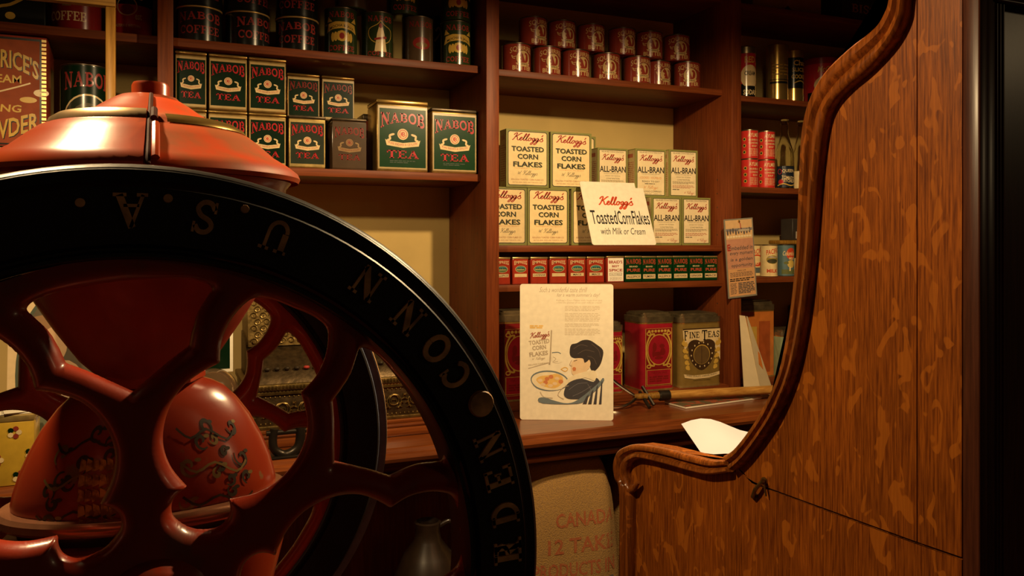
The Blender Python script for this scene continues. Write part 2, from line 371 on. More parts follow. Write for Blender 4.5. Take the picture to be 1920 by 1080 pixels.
def shelf(x0, x1, z, t=.022): ob('shelf_board', MB().box((x0, YS, z - t), (x1, YB, z), SHW, .0015).build('shelf_board'), sh)
for z in (zL0, zL1, zL2): shelf(XL, P0[0], z, .024); shelf(P0[1], P1[0], z, .024)
for z in (zM0, zM1, zM2, zM3): shelf(P1[1], P2[0], z)
for z in (zR0, zR1, zR2, zR3): shelf(P2[1], P3[0], z)
for a, b in ((XL, P0[0]), (P1[1], P2[0]), (P2[1], P3[0])):
    ob('base_board', MB().box((a, YF + .015, ZC + .001), (b, YB, ZB), SHW, .002).build('base_board'), sh)
ob('back_panel', MB().box((PM[0], YB, ZC), (P3[1], YB + .02, 2.62), WALL).build('back_panel'), sh)
ob('cornice', MB().box((PM[0] - .02, YF - .10, 2.62), (P3[1] + .02, YB + .02, 2.70), UPW, .01).build('cornice'), sh)

# ------------------------------------------------------------------ counter
YCF = 2.10
ct = thing('counter', 'long polished reddish brown wooden counter in front of the shelves', 'counter', (0, 0, 0))
x0, x1 = PM[0], P3[1]
prof = [(YB + .02, ZC), (YCF + .012, ZC), (YCF + .006, ZC - .003), (YCF + .002, ZC - .012), (YCF - .004, ZC - .016), (YCF - .008, ZC - .026), (YCF - .004, ZC - .036), (YCF + .006, ZC - .042), (YCF + .018, ZC - .044), (YB + .02, ZC - .044)]
ob('worktop', MB().prism(prof, lambda u, v, d: (d, u, v), x0, x1, CTW).build('worktop', 25), ct)
ob('apron', MB().box((x0, YCF + .045, ZC - .075), (x1, YCF + .07, ZC - .044), CTW, .003).box((x0, YCF + .03, ZC - .092), (x1, YCF + .07, ZC - .075), CTW, .004).build('apron'), ct)
ob('front_panel', MB().box((x0, YCF + .36, 0), (x1, YCF + .39, ZC - .045), UPW).build('front_panel'), ct)

# ------------------------------------------------------------------ tins: builders
def rect_tin(w_, d_, h_, body, lidm, lid=.12, r=.004):
    b = MB().box((-w_ / 2, -d_ / 2, 0), (w_ / 2, d_ / 2, h_ * (1 - lid) if lid else h_), body, r).build('tin_body')
    l = MB().box((-w_ / 2 - .001, -d_ / 2 - .001, h_ * (1 - lid)), (w_ / 2 + .001, d_ / 2 + .001, h_), lidm, r).build('tin_lid') if lid else None
    return b, l
def can(R, h, body, rimm, rim=.0016, lidded=False):
    p = [(0, 0), (R - .002, 0), (R + rim, .001), (R + rim, .003), (R, .0045), (R, h - .0045), (R + rim, h - .003), (R + rim, h - .001), (R - .002, h), (R - .004, h - .003), (0, h - .003)]
    b = MB().lathe(p[:6], body, 36).build('can_body')
    if lidded: p = [(R, h * .86), (R + .0015, h * .86), (R + .0015, h - .004), (R - .003, h), (0, h)]
    else: p = p[5:]
    return b, MB().lathe(p, rimm, 36).build('can_lid')

# ------------------------------------------------------------------ tea tins
TEDGE = lac('tea_edge', (.24, .16, .05), .3); TLINE = lac('tea_line', (.40, .28, .11), .3)
def tea_art(w_, h_, green=LG, red=LR, cream=LCR, edge=None, big=False, nred=None):
    a = Art(); e = w_ * .045
    a.rect(-w_ / 2 + e * .5, h_ * .03, w_ / 2 - e * .5, h_ * .97, edge or TEDGE).rect(-w_ / 2 + e * .8, h_ * .045, w_ / 2 - e * .8, h_ * .955, TLINE if not edge else edge)
    a.rect(-w_ / 2 + e * 1.15, h_ * (.085 if not big else .06), w_ / 2 - e * 1.15, h_ * (.915 if not big else .93), green)
    W = w_ - 3.4 * e
    a.fit(serif_mesh('NABOB'), 0, h_ * .775, W, h_ * .185, nred or red, warp=ARCH(h_ * .10))
    cy = h_ * .555
    a.ell(0, cy, w_ * .105, w_ * .105, cream).ring(0, cy, w_ * .078, w_ * .078, w_ * .012, red)
    a.text('K', -w_ * .012, cy, w_ * .06, w_ * .10, red, .02).text('B', w_ * .02, cy, w_ * .06, w_ * .08, red, .01)
    for sg in (-1, 1): a.line([(sg * w_ * .30, h_ * .455), (sg * w_ * .245, h_ * .48), (sg * w_ * .25, h_ * .53), (sg * w_ * .16, h_ * .555)], [w_ * .04] * 3 * 3 + [w_ * .02], cream)
    bn = [(-.34, .475), (-.30, .455), (0, .425), (.30, .455), (.34, .475), (.31, .385), (0, .352), (-.31, .385)]
    a.poly([(x * w_, y * h_) for x, y in bn[4:5] + bn[5:] + bn[:4]], cream)
    a.text('PURE INDIAN & CEYLON', 0, h_ * .405, w_ * .55, h_ * .034, red, .0, warp=lambda u, v, x, y: (x, y + h_ * .028 * (2 * u - 1) ** 2 - .001))
    a.serif('TEA', 0, h_ * .255, w_ * .62, h_ * .115, red)
    if big: a.greek(-w_ * .25, w_ * .25, h_ * .12, h_ * .17, 2, ink('dim_green', (.02, .04, .02)))
    return a
TEA_G = 'green tea tins stacked on the shelf'
def tea(px0, px1, z, h_, Yf, d_, label, body=OGOLD, lidm=OGOLD, lid=.055, **k):
    a0, a1 = at(px0, 0, Yf).x, at(px1, 0, Yf).x; w_ = a1 - a0
    b, l = rect_tin(w_ - .0015, d_, h_, body, lidm, lid)
    t = thing('tea_tin', label, 'tea tin', ((a0 + a1) / 2, Yf + d_ / 2, z), 0, TEA_G, [('tin_body', b), ('tin_lid', l)])
    ob('tin_label', tea_art(w_, h_ * (1 - lid), **k).flat('tin_label', -d_ / 2 - .0012), t)
    return t
YT = 2.475
hB = .160
FG = lac('faded_green', (.022, .030, .018)); FBR = lac('faded_brown', (.06, .035, .018)); FR = lac('dim_red', (.20, .02, .016)); FC = lac('dim_cream', (.25, .16, .07))
tea(328, 388, zL2, hB, YT, .09, 'green tea tin in the lower row, hidden behind the red mill lid beside the post')
tea(390, 464, zL2, hB, YT, .09, 'green tea tin in the lower row, half covered by the red mill lid')
tea(466, 537, zL2, hB, YT, .09, 'bright green tea tin in the lower row just right of the mill lid')
tea(541, 611, zL2, hB - .001, YT - .008, .17, 'greyish green tea tin with dark lid, second from last of the lower row', lidm=TIND, green=FG, edge=DGOLD)
tea(622, 688, zL2, hB - .001, YT - .008, .17, 'faded brown tea tin with dim lettering at the end of the lower row', body=FBR, lidm=TIND, green=FBR, red=FR, cream=FC, edge=FBR)
tea(328, 388, zL2 + hB, hB + .004, YT, .09, 'green tea tin in the upper row, left edge hidden by the upright')
tea(391, 464, zL2 + hB, hB + .004, YT, .09, 'green tea tin in the upper row, second from the left upright')
tea(466, 537, zL2 + hB, hB + .004, YT, .09, 'last of the three taller green tea tins in the upper row')
tea(538, 600, zL2 + hB, .142, YT + .075, .07, 'small green tea tin in the upper row above the greyish tin', nred=FR)  # top word in dimmer red: shade from the shelf above put into the print
tea(603, 665, zL2 + hB, .142, YT + .075, .07, 'small green tea tin at the right end of the upper row', nred=FR)  # same dimmer top word, shelf shade put into its colour
tea(706, 803, zL2, .226, YT - .01, .13, 'largest green tea tin with gold edges and a bright glare on its lid', lid=.06, green=LGM, big=True)
tea(809, 895, zL2, .210, YT - .01, .12, 'large green tea tin beside the largest one, next to the upright', lidm=TIND, lid=.05, green=LGM, big=True)
b, l = rect_tin(.09, .09, .2, LRB, TIND, .1); p = at(700, 300, 2.66)
t = thing('tin_box', 'dark red tin standing behind the largest green tea tin', 'tin', (p.x, 2.66, zL2), 0, None, [('tin_body', b), ('tin_lid', l)])

# ------------------------------------------------------------------ coffee cans on the upper left shelf
hT, rT = .104, .063
art = Art(); art.rect(-.095, .006, .095, hT - .006, LBK)
art.fit(serif_mesh('NABOB'), 0, hT * .70, .13, hT * .25, LTX, warp=ARCH(.010)); art.serif('COFFEE', 0, hT * .34, .12, hT * .22, LTX)
labT = art.round('can_label', rT); bT = can(rT, hT, LBK, mat('bright_gold_rim', (.72, .47, .16), .3, .35, .1, 40), .0022)
for i, (px, up) in enumerate(((374, 0), (464, 0), (557, 0), (374, 1), (461, 1), (557, 1))):
    place = ('nearest the left upright', 'in the middle of the row', 'beside the tall green cans')[i % 3]
    p = at(px, 60, 2.54)
    t = thing('coffee_can', ('black and gold coffee can %s, ' % place) + ('stacked on another can' if up else 'standing on the shelf'), 'coffee can', (p.x, 2.54, zL1 + up * (hT + .0005)), (0, .45, -.15)[i % 3], 'black coffee cans on the upper left shelf', [('can_body', bT[0]), ('can_lid', bT[1]), ('can_label', labT)])
hG, rG = .148, .050
GRC = lac('olive_green', (.022, .035, .010))
bG = can(rG, hG, GRC, TIND, .001)
def mocha():
    a = Art(); a.rect(-.075, .004, .075, hG - .004, GRC)
    a.serif('NABOB', 0, hG * .84, .085, hG * .12, LTX)
    a.poly([(-.052, .068), (-.045, .095), (-.02, .102), (.02, .102), (.045, .095), (.052, .068), (.03, .078), (0, .082), (-.03, .078)], LGO)
    a.text('MOCHA & JAVA', 0, .089, .078, .011, LBK, .01, warp=lambda u, v, x, y: (x, y - .010 * (2 * u - 1) ** 2))
    for k in range(-3, 4):
        if k: a.ell(k * .0095, .060 - abs(k) * .002, .006, .015, LGO, 10)
    a.ell(0, .058, .015, .017, LGO).ell(0, .058, .008, .010, LTX)
    for sg in (-1, 1): a.poly([(sg * .03, .102), (sg * .045, .118), (sg * .05, .1)], LGO)
    a.serif('COFFEE', 0, hG * .14, .085, hG * .11, LTX); return a.round('can_label', rG)
def figure():
    a = Art(); a.rect(-.075, .004, .075, hG - .004, GRC); a.serif('NABOB', 0, hG * .84, .085, hG * .12, LTX)
    a.line([(0, .118), (.012, .105), (.036, .092), (.038, .07), (.02, .05), (-.02, .05), (-.038, .07), (-.036, .092), (-.012, .105), (0, .118)], .0022, LGO)
    a.poly([(-.02, .02), (-.012, .075), (-.006, .098), (.006, .098), (.012, .075), (.02, .02)], LCR).ell(0, .102, .006, .008, LTX, 10).poly([(-.02, .055), (.02, .063), (.018, .07), (-.02, .062)], LTX)
    a.serif('COFFEE', 0, hG * .10, .085, hG * .09, LTX); return a.round('can_label', rG)
def rusty():
    a = Art(); a.rect(-.075, .004, .075, hG - .004, FBR); a.ell(0, .06, .03, .02, FR).ell(0, .055, .02, .008, lac('dull_gold', (.16, .09, .03))); a.serif('NABOB', 0, hG * .82, .085, hG * .12, FR); return a.round('can_label', rG)
mo, fi, ru = mocha(), figure(), rusty()
for px, z, lab, nm, bd in ((639, 0, mo, 'tall olive coffee can with gold flower scroll, first right of the black cans', bG), (707, 0, fi, 'tall olive coffee can showing a robed figure in an arch', bG),
                          (783, 0, ru, 'rusty dark brown coffee can without readable label', can(rG, hG, FBR, TIND, .001)), (854, 0, mo, 'tall olive coffee can with gold flower scroll beside the upright, standing on the shelf', bG),
                          (658, 1, ru, 'dark can stacked across the first two olive cans', bG), (754, 1, mo, 'olive coffee can stacked between the figure can and the rusty can', bG), (854, 1, mo, 'olive coffee can with gold flower stacked at the top beside the upright', bG)):
    p = at(px, 60, 2.525)
    thing('coffee_can', nm, 'coffee can', (p.x, 2.525, zL1 + z * (hG + .0005)), -.12 if px in (639, 854) else 0, 'tall olive coffee cans', [('can_body', bd[0]), ('can_lid', bd[1]), ('can_label', lab)])
p = at(817, 20, 2.68)
a = Art(); a.rect(-.03, .01, .03, .2, LBK).line([(-.01, .12), (.01, .15), (.005, .17), (-.006, .155)], .006, LCR)
b = can(.04, .21, LBK, TIND)
thing('coffee_can', 'dark can with a pale leaf mark, standing behind the stacked olive cans', 'coffee can', (p.x, 2.70, zL1), 0, None, [('can_body', b[0]), ('can_lid', b[1]), ('can_label', a.round('can_label', .04))])

# ------------------------------------------------------------------ far left bay
b = can(.063, .125, LRD, TIND); a = Art(); a.rect(-.085, .006, .085, .119, LRD).poly([(-.012, .065), (0, .105), (.012, .065)], lac('dim_gold', (.2, .12, .03))).serif('COFFEE', .0, .038, .10, .025, LCR)
p = at(143, 40, 2.54); thing('coffee_can', 'crimson coffee can with cream lettering on the far left top shelf', 'coffee can', (p.x, 2.54, zL1), -.3, None, [('can_body', b[0]), ('can_lid', b[1]), ('can_label', a.round('can_label', .063))])
b = can(.058, .17, LRD, TIND); a = Art(); a.rect(-.08, .006, .08, .09, LR).rect(-.08, .09, .08, .164, LBK).text('Coffee', 0, .118, .085, .026, LCR, .02).ring(0, .085, .026, .026, .003, LCR).text('est', .03, .058, .018, .018, LCR, .02).text('EASTERN & WESTERN', 0, .03, .07, .008, LCR).ell(0, .075, .018, .014, LRD)
p = at(246, 40, 2.55); thing('coffee_can', 'half crimson half black coffee can between the honey wood post and the upright', 'coffee can', (p.x, 2.55, zL1), -.15, None, [('can_body', b[0]), ('can_lid', b[1]), ('can_label', a.round('can_label', .058))])
a = Art(); a.rect(-.08, .004, .08, .09, LBK).line([(-.07, .02), (-.03, .05), (.0, .06), (.03, .08)], .008, LGO).ell(-.05, .06, .014, .01, LGO).ell(0, .03, .012, .01, LGO)
p = at(18, 40, 2.5); b = rect_tin(.165, .1, .094, LBK, TIND, .1); t = thing('tin_box', 'flat black tin with gold leaves on the far left top shelf', 'tin', (p.x, 2.56, zL1), 0, None, [('tin_body', b[0]), ('tin_lid', b[1])]); ob('tin_label', a.flat('tin_label', -.0515), t)
# baking powder chest
p0, p1 = at(-75, 0, 2.47), at(88, 0, 2.47); w_ = p1.x - p0.x; h_ = .295
ORB = mat('lacquer_brick_orange', (.25, .05, .014), .5, 0, .1, 40, spec=.15)
b = MB().box((-w_ / 2, -.07, 0), (w_ / 2, .07, h_), LRB, .003).build('tin_body')
fr = MB()
for k in range(26): fr.box((w_ / 2 - .012, -.0745, .006 + k * .011), (w_ / 2 - .001, -.07, .013 + k * .011), DGOLD).box((-w_ / 2 + .001, -.0745, .006 + k * .011), (-w_ / 2 + .012, -.07, .013 + k * .011), DGOLD)
a = Art(); a.rect(-w_ / 2 + .012, .004, w_ / 2 - .012, h_ - .006, LBK).rect(-w_ / 2 + .017, .008, w_ / 2 - .017, h_ - .012, ORB)
a.text("DR PRICE'S", .0, .232, w_ * .80, .05, LBK, .03, warp=lambda u, v, x, y: (x + .002, y - .03 * (2 * u - 1) ** 2 - .002)).text("DR PRICE'S", .0, .232, w_ * .80, .05, LGO, .02, warp=lambda u, v, x, y: (x, y - .03 * (2 * u - 1) ** 2))
a.text('CREAM', -.01, .178, w_ * .5, .022, LGO, .02)
a.line([(-.08, .12), (-.02, .14), (.03, .158), (.06, .17)], .004, LCR).ell(.085, .145, .018, .010, LCR).ell(.055, .125, .02, .008, LGO).ell(-.03, .11, .02, .007, LGO)
a.text('BAKING', -.02, .10, w_ * .6, .02, LGO, .02, shear=.1)
a.text('POWDER', .0, .045, w_ * .80, .05, LBK, .03, warp=lambda u, v, x, y: (x + .002, y + .05 * u - .027)).text('POWDER', .0, .045, w_ * .80, .05, LGO, .02, warp=lambda u, v, x, y: (x, y + .05 * u - .025))
t = thing('tin_box', 'large brick orange baking powder chest with yellow lettering at far left', 'tin', ((p0.x + p1.x) / 2, 2.54, zL2 + .03), 0, None, [('tin_body', b), ('ribbed_edge', fr.build('ribbed_edge'))])
ob('tin_label', a.flat('tin_label', -.0702), t)
mb = MB().box((-.19, -.05, 0), (.095, .06, .029), mat('woven_straw', (.55, .42, .2), .9, 0, .5, 160, bump=.6), .006)
thing('straw_mat', 'pale woven straw mat folded under the baking powder chest', 'mat', ((p0.x + p1.x) / 2 + .02, 2.53, zL2), 0, None, [('woven_layers', mb.build('woven_layers'))])
b = can(.060, .268, FG, TIND); a = Art(); a.rect(-.09, .005, .09, .262, LG); a.serif('NABOB', 0, .222, .13, .045, LTX, warp=ARCH(.012)).ell(0, .10, .072, .085, LCR, 30).ell(0, .10, .068, .080, FG, 30).ell(0, .10, .05, .06, lac('grey_tin', (.10, .09, .06)))
p = at(160, 180, 2.55); thing('tea_canister', 'round greyish green canister behind the honey wood post on the far left shelf', 'canister', (p.x, 2.55, zL2 + .0), .2, None, [('can_body', b[0]), ('can_lid', b[1]), ('can_label', a.round('can_label', .062))])
# honey wood frame on the counter
p0, p1 = at(198, 0, 2.2), at(217, 0, 2.2); zt = at(207, 14, 2.2).z
t = thing('display_rack', 'honey coloured wooden rack of posts and top rail standing at the left of the counter', 'rack', (0, 0, 0))
ob('post', MB().box((p0.x, 2.19, ZC), (p1.x, 2.212, zt), YEW, .003).build('post'), t)
ob('top_rail', MB().box((p0.x - .75, 2.188, zt), (p1.x, 2.214, zt + .05), wood('honey_rail', (.25, .12, .02), (.45, .24, .05), None, 'X', .4, .1, 150), .003).build('top_rail'), t)
ob('post', MB().box((p0.x - .75, 2.19, ZC), (p0.x - .72, 2.212, zt), YEW, .003).build('post'), t)

# ------------------------------------------------------------------ peanut butter cans
hS, rS = .0985, .049
SQB = lac('peanut_red', (.20, .026, .014), .25); SQC = lac('dull_cream', (.46, .30, .12), .3)
a = Art(); a.rect(-.148, .005, .148, hS - .005, SQB)
a.text('SQUIRREL', 0, hS * .80, .092, hS * .17, SQC, .01, warp=lambda u, v, x, y: (x, y - .010 * (2 * u - 1) ** 2 + (v - .5) * .006 * abs(2 * u - 1)))
a.ell(.002, hS * .46, .0265, .027, SQC, 24).ring(.002, hS * .46, .0265, .027, .0012, LBK)
a.poly(smooth([(-.012, .062), (-.010, .069), (-.006, .064), (-.001, .060), (.001, .054), (.004, .046), (.008, .036), (.008, .031), (-.010, .031), (-.006, .036), (-.011, .043), (-.007, .050), (-.013, .053), (-.016, .058)], 2, True), SQB)
a.poly(smooth([(.008, .031), (.018, .036), (.021, .048), (.018, .060), (.010, .065), (.006, .060), (.011, .055), (.010, .046)], 2, True), SQB)
a.line([(-.024, .052), (-.034, .050), (-.04, .056), (-.036, .046), (-.028, .044)], .0022, SQC)
a.poly([(-.022, .023), (.024, .023), (.028, .030), (-.026, .030)], SQC).text('PEANUT', .001, .0265, .036, .005, LBK, .02)
a.text('BUTTER', 0, hS * .14, .074, hS * .15, SQC, .025)
a.rect(-.092, .006, -.091, hS - .006, LBK).greek(-.14, -.1, .02, .08, 6, SQC, .2)
labS = a.round('can_label', rS); bS = can(rS, hS, SQB, TIND)
low = (968, 1025, 1079, 1137, 1194, 1241, 1288); upc = (1000, 1054, 1109, 1167, 1218, 1270); rot = (.08, .02, .06, -.30, -.05, .15, -.38); rot2 = (.25, .05, .08, .12, -.22, -.3)
names = ('first', 'second', 'third', 'fourth', 'fifth', 'sixth', 'seventh')
for i, px in enumerate(low):
    p = at(px, 120, 2.515); thing('peanut_butter_can', 'dull red squirrel emblem can, %s from the left in the bottom row' % names[i], 'can', (p.x, 2.515 + (.03 if i == 5 else 0), zM1), rot[i], 'red nut butter cans', [('can_body', bS[0]), ('can_lid', bS[1]), ('can_label', labS)])
for i, px in enumerate(upc):
    p = at(px, 120, 2.52); thing('peanut_butter_can', 'dull red squirrel emblem can, %s from the left in the stacked top row' % names[i], 'can', (p.x, 2.525, zM1 + hS + .0005), rot2[i], 'red nut butter cans', [('can_body', bS[0]), ('can_lid', bS[1]), ('can_label', labS)])

# ------------------------------------------------------------------ cereal boxes
YK = 2.60
def flakes_art(w_, h_):
    a = Art(); e = w_ * .04
    a.rect(-w_ / 2, 0, w_ / 2, h_, KG).rrect(-w_ / 2 + e, e, w_ / 2 - e, h_ - e, .008, KB).rrect(-w_ / 2 + e * 1.35, e * 1.35, w_ / 2 - e * 1.35, h_ - e * 1.35, .007, KC)
    a.script(0, h_ * .84, w_ * .74, h_ * .20, KRE, .25, rot=-.02)
    for tx, y, ww in (('TOASTED', .665, .76), ('CORN', .535, .48), ('FLAKES', .40, .68)):
        a.text(tx, .0015, h_ * y - .0015, w_ * ww, h_ * .088, KG, .028).text(tx, 0, h_ * y, w_ * ww, h_ * .088, KB, .022)
    a.text('The Original Has This Signature', 0, h_ * .328, w_ * .62, h_ * .02, KO).script(0, h_ * .235, w_ * .46, h_ * .115, KB, .13, True)
    a.text('KELLOGG TOASTED CORN FLAKE CO.', 0, h_ * .135, w_ * .76, h_ * .028, KBR, .0).text('BATTLE CREEK, MICH. AND TORONTO, CAN.', 0, h_ * .085, w_ * .70, h_ * .018, KBR)
    a.text('NET WEIGHT 8 OUNCES', 0, h_ * .042, w_ * .28, h_ * .014, KB); return a
def bran_art(w_, h_, ready=False):
    a = Art(); e = w_ * .05
    a.rect(-w_ / 2, 0, w_ / 2, h_, KG).rect(-w_ / 2 + e, e, w_ / 2 - e, h_ - e, KB).rect(-w_ / 2 + e * 1.3, e * 1.3, w_ / 2 - e * 1.3, h_ - e * 1.3, KCB)
    a.text('RELIEVES CONSTIPATION', 0, h_ * .925, w_ * .72, h_ * .028, KB).script(0, h_ * .785, w_ * .74, h_ * .19, KRE, .24)
    a.text('ALL-BRAN', 0, h_ * .565, w_ * .86, h_ * .125, KB, .022)
    a.text('PREPARED WITH MALT AND SALT', 0, h_ * .478, w_ * .6, h_ * .014, KB)
    if ready:
        a.text('COOKED / KRUMBLED', 0, h_ * .40, w_ * .7, h_ * .045, KO).text('READY TO EAT', 0, h_ * .325, w_ * .56, h_ * .035, KB).greek(-w_ * .2, w_ * .2, h_ * .262, h_ * .29, 1, KB).script(0, h_ * .195, w_ * .45, h_ * .10, KO, .12, True)
        a.text('KELLOGG COMPANY', 0, h_ * .118, w_ * .7, h_ * .035, KB).text('BATTLE CREEK, MICH. - LONDON, CAN.', 0, h_ * .065, w_ * .7, h_ * .018, KB)
    else:
        a.text('AN EASY WAY TO AVOID', 0, h_ * .425, w_ * .5, h_ * .018, KB).text('CONSTIPATION', 0, h_ * .37, w_ * .44, h_ * .03, KB).greek(-w_ * .38, w_ * .38, h_ * .28, h_ * .34, 3, KB, .35).greek(-w_ * .38, w_ * .38, h_ * .19, h_ * .26, 3, KRE, .35).greek(-w_ * .38, -w_ * .05, h_ * .15, h_ * .18, 1, KB).script(w_ * .2, h_ * .095, w_ * .34, h_ * .09, KRE, .12, True)
        a.text('NET WEIGHT', 0, h_ * .04, w_ * .2, h_ * .012, KB)
    return a
def carton(w_, d_, h_, art):
    return [('carton', MB().box((-w_ / 2, -d_ / 2, 0), (w_ / 2, d_ / 2, h_), KG, .0012, 1).build('carton')), ('front_print', art.flat('front_print', -d_ / 2)), ('side_print', side_print(w_, d_, h_))]
def side_print(w_, d_, h_):
    mb = MB(); a = Art(); a.rect(-d_ / 2 + .004, .004, d_ / 2 - .004, h_ - .004, ink('side_tan', (.42, .32, .14))); a.rect(-d_ * .3, h_ * .82, d_ * .3, h_ * .9, KBR).greek(-d_ * .36, d_ * .36, h_ * .1, h_ * .74, 16, KBR, .4)
    a.into(mb, lambda u, v, d: (-w_ / 2 - d, -u, v)); return mb.build('side_print', fix=False)
wF = at(1067, 0, YK).x - at(989, 0, YK).x; hF = .2055; dF = .06
YA = 2.51; wA = at(1277, 0, YA).x - at(1222, 0, YA).x; hA = .180; dA = .085
FL, BR, BRR = carton(wF, dF, hF, flakes_art(wF, hF)), carton(wA, dA, hA, bran_art(wA, hA)), carton(wA + .006, dA, hA, bran_art(wA + .006, hA, True))
def box_at(nm, px1, z, parts, w_, d_, label, grp, dy=0, rz=0):
    x = at(px1, 0, YK + dy).x - w_ / 2; thing(nm, label, 'cereal box', (x, YK + dy + d_ / 2, z), rz, grp, parts)
G1, G2 = 'corn flakes boxes on the shelf', 'bran cereal boxes on the shelf'
box_at('cereal_box', 988, zM2, FL, wF, dF, 'cream corn flakes box in the bottom row, partly cut off by the upright', G1)
box_at('cereal_box', 1067, zM2, FL, wF, dF, 'cream corn flakes box in the bottom row, whole front visible left of the tilted sign', G1)
box_at('cereal_box', 1146, zM2, FL, wF, dF, 'cream corn flakes box in the bottom row shaded and half hidden by the tilted sign', G1)
box_at('cereal_box', 1029, zM2 + hF, FL, wF, dF, 'cream corn flakes box in the top row nearest the upright', G1, -.004)
box_at('cereal_box', 1109, zM2 + hF, FL, wF, dF, 'cream corn flakes box in the top row, directly above the tilted sign', G1, .0, -.02)
box_at('cereal_box', 1117, zM2 + hF, FL, wF, dF, 'corn flakes box of which only a strip shows behind the top row', G1, .066)
box_at('cereal_box', 1206, zM2, BR, wA, dA, 'bran cereal box hidden behind the right part of the tilted sign', G2, .0)
box_at('cereal_box', 1277, zM2, BR, wA, dA, 'bran cereal box in the bottom row, just right of the tilted sign', G2, YA - YK)
box_at('cereal_box', 1332, zM2, BR, wA, dA, 'bran cereal box at the right end of the bottom row', G2, YA - YK)
box_at('cereal_box', 1177, zM2 + hA + .002, BR, wA, dA, 'bran cereal box in the top row, leftmost of three, beside the corn flakes', G2, .0)
box_at('cereal_box', 1249, zM2 + hA, BRR, wA + .006, dA, 'bran cereal box with orange line of print, middle of the top row', G2, -.048)
box_at('cereal_box', 1308, zM2 + hA, BR, wA, dA, 'bran cereal box at the right end of the top row', G2, YA - YK + .02)
# tilted sign
pl, pr = at(1111, 459, 2.462), at(1231, 459, 2.462); w_ = pr.x - pl.x; h_ = .250; lean = math.asin(.098 / h_)
a = Art(); a.rrect(-w_ / 2, 0, w_ / 2, h_, .008, KW)
a.script(.0, h_ * .665, w_ * .56, h_ * .215, ink('sign_red', (.62, .07, .02)), .3)
a.text('Toasted', -w_ * .235, h_ * .43, w_ * .40, h_ * .22, KB, .010).text('Corn', w_ * .085, h_ * .43, w_ * .215, h_ * .22, KB, .010).text('Flakes', w_ * .345, h_ * .43, w_ * .27, h_ * .22, KB, .010)
a.text('with Milk or Cream', w_ * .02, h_ * .215, w_ * .70, h_ * .105, KB, .0, shear=.18)
mb = MB().prism(arc(w_ / 2 - .008, h_ - .008, .008, .008, 0, 90, 4) + arc(-w_ / 2 + .008, h_ - .008, .008, .008, 90, 180, 4) + arc(-w_ / 2 + .008, .008, .008, .008, 180, 270, 4) + arc(w_ / 2 - .008, .008, .008, .008, 270, 360, 4), lambda u, v, d: (u, d, v), 0, .0025, KW)
t = thing('counter_sign', 'cream card sign with red and black lettering leaning against the cereal boxes', 'sign', ((pl.x + pr.x) / 2, 2.462, zM2 + .001), 0, None, [('card', mb.build('card')), ('print', a.flat('print'))], -lean)

# ------------------------------------------------------------------ spice tins
YP = 2.478
def spice(px0, px1, h_, label, kind, strip, grp):
    a0, a1 = at(px0, 0, YP).x, at(px1, 0, YP).x; w_ = a1 - a0 - .001; d_ = .042; a = Art()
    if kind == 'E':
        body, lidm = lac('spice_red', (.32, .03, .014)), DGOLD
        a.rect(-w_ / 2 + .002, .003, w_ / 2 - .002, h_ * .93, body).text('EMPRESS', 0, h_ * .80, w_ * .80, h_ * .13, LCR, .012, warp=ARCH(.006))
        a.ell(0, h_ * .56, w_ * .34, h_ * .125, LCR).ell(0, h_ * .56, w_ * .32, h_ * .115, lac('lake_green', (.10, .16, .06))).poly([(-w_ * .3, h_ * .58), (w_ * .3, h_ * .58), (w_ * .2, h_ * .65), (-w_ * .2, h_ * .65)], lac('sky_teal', (.06, .20, .20)))
        for k in (-.15, -.05, .1, .2): a.poly([((k - .03) * w_, h_ * .56), ((k + .03) * w_, h_ * .56), (k * w_, h_ * .63)], LG)
        a.rect(-w_ * .25, h_ * .53, w_ * .22, h_ * .55, LCR)
        a.rect(-w_ * .39, h_ * .27, w_ * .39, h_ * .39, LCR)
        if strip: a.text(strip, 0, h_ * .33, min(w_ * .7, w_ * .1 * len(strip) + w_ * .08), h_ * .07, KB, .015)
    elif kind == 'B':
        body, lidm = lac('spice_red', (.32, .03, .014)), DGOLD
        a.rect(-w_ / 2 + .003, .004, w_ / 2 - .003, h_ * .92, KW)
        for tx, y, ww, hh in (("BRAID'S", .77, .8, .12), ('BEST', .61, .42, .08), ('SPICE', .46, .8, .10)): a.text(tx, 0, h_ * y, w_ * ww, h_ * hh, KRE, .03)
        a.rect(-w_ * .36, h_ * .25, w_ * .36, h_ * .36, KB).rect(-w_ * .34, h_ * .26, w_ * .34, h_ * .35, KW).text('NUTMEG', 0, h_ * .305, w_ * .56, h_ * .05, KB).greek(-w_ * .36, w_ * .36, h_ * .08, h_ * .2, 3, KGY)
    else:
        body, lidm = LGM, DGOLD
        a.rect(-w_ / 2 + .001, .003, w_ / 2 - .001, h_ * .94, LGM).serif('NABOB', 0, h_ * .78, w_ * .92, h_ * .2, lac('spice_lettering', (.42, .06, .03)), warp=ARCH(.004)).text('BRAND', 0, h_ * .59, w_ * .5, h_ * .06, LCR, .015)
        a.text('PURE', 0, h_ * .45, w_ * .8, h_ * .12, lac('spice_lettering', (.42, .06, .03)), .035).rect(-w_ * .45, h_ * .12, w_ * .45, h_ * .29, LCR).text(strip, 0, h_ * .205, w_ * .8, h_ * .085, KB, .015)
    b, l = rect_tin(w_, d_, h_, body, lidm, .07, .002)
    t = thing('spice_tin', label, 'spice tin', ((a0 + a1) / 2, YP + d_ / 2, zM3), 0, grp, [('tin_body', b), ('tin_lid', l)])
    ob('tin_label', a.flat('tin_label', -d_ / 2 - .0012), t)
GE, GN = 'red spice tins with a lake oval', 'green spice tins'
hE = .092
spice(926, 957, hE, 'red spice tin with lake oval, cut off by the upright', 'E', 'ALLSPICE', GE)
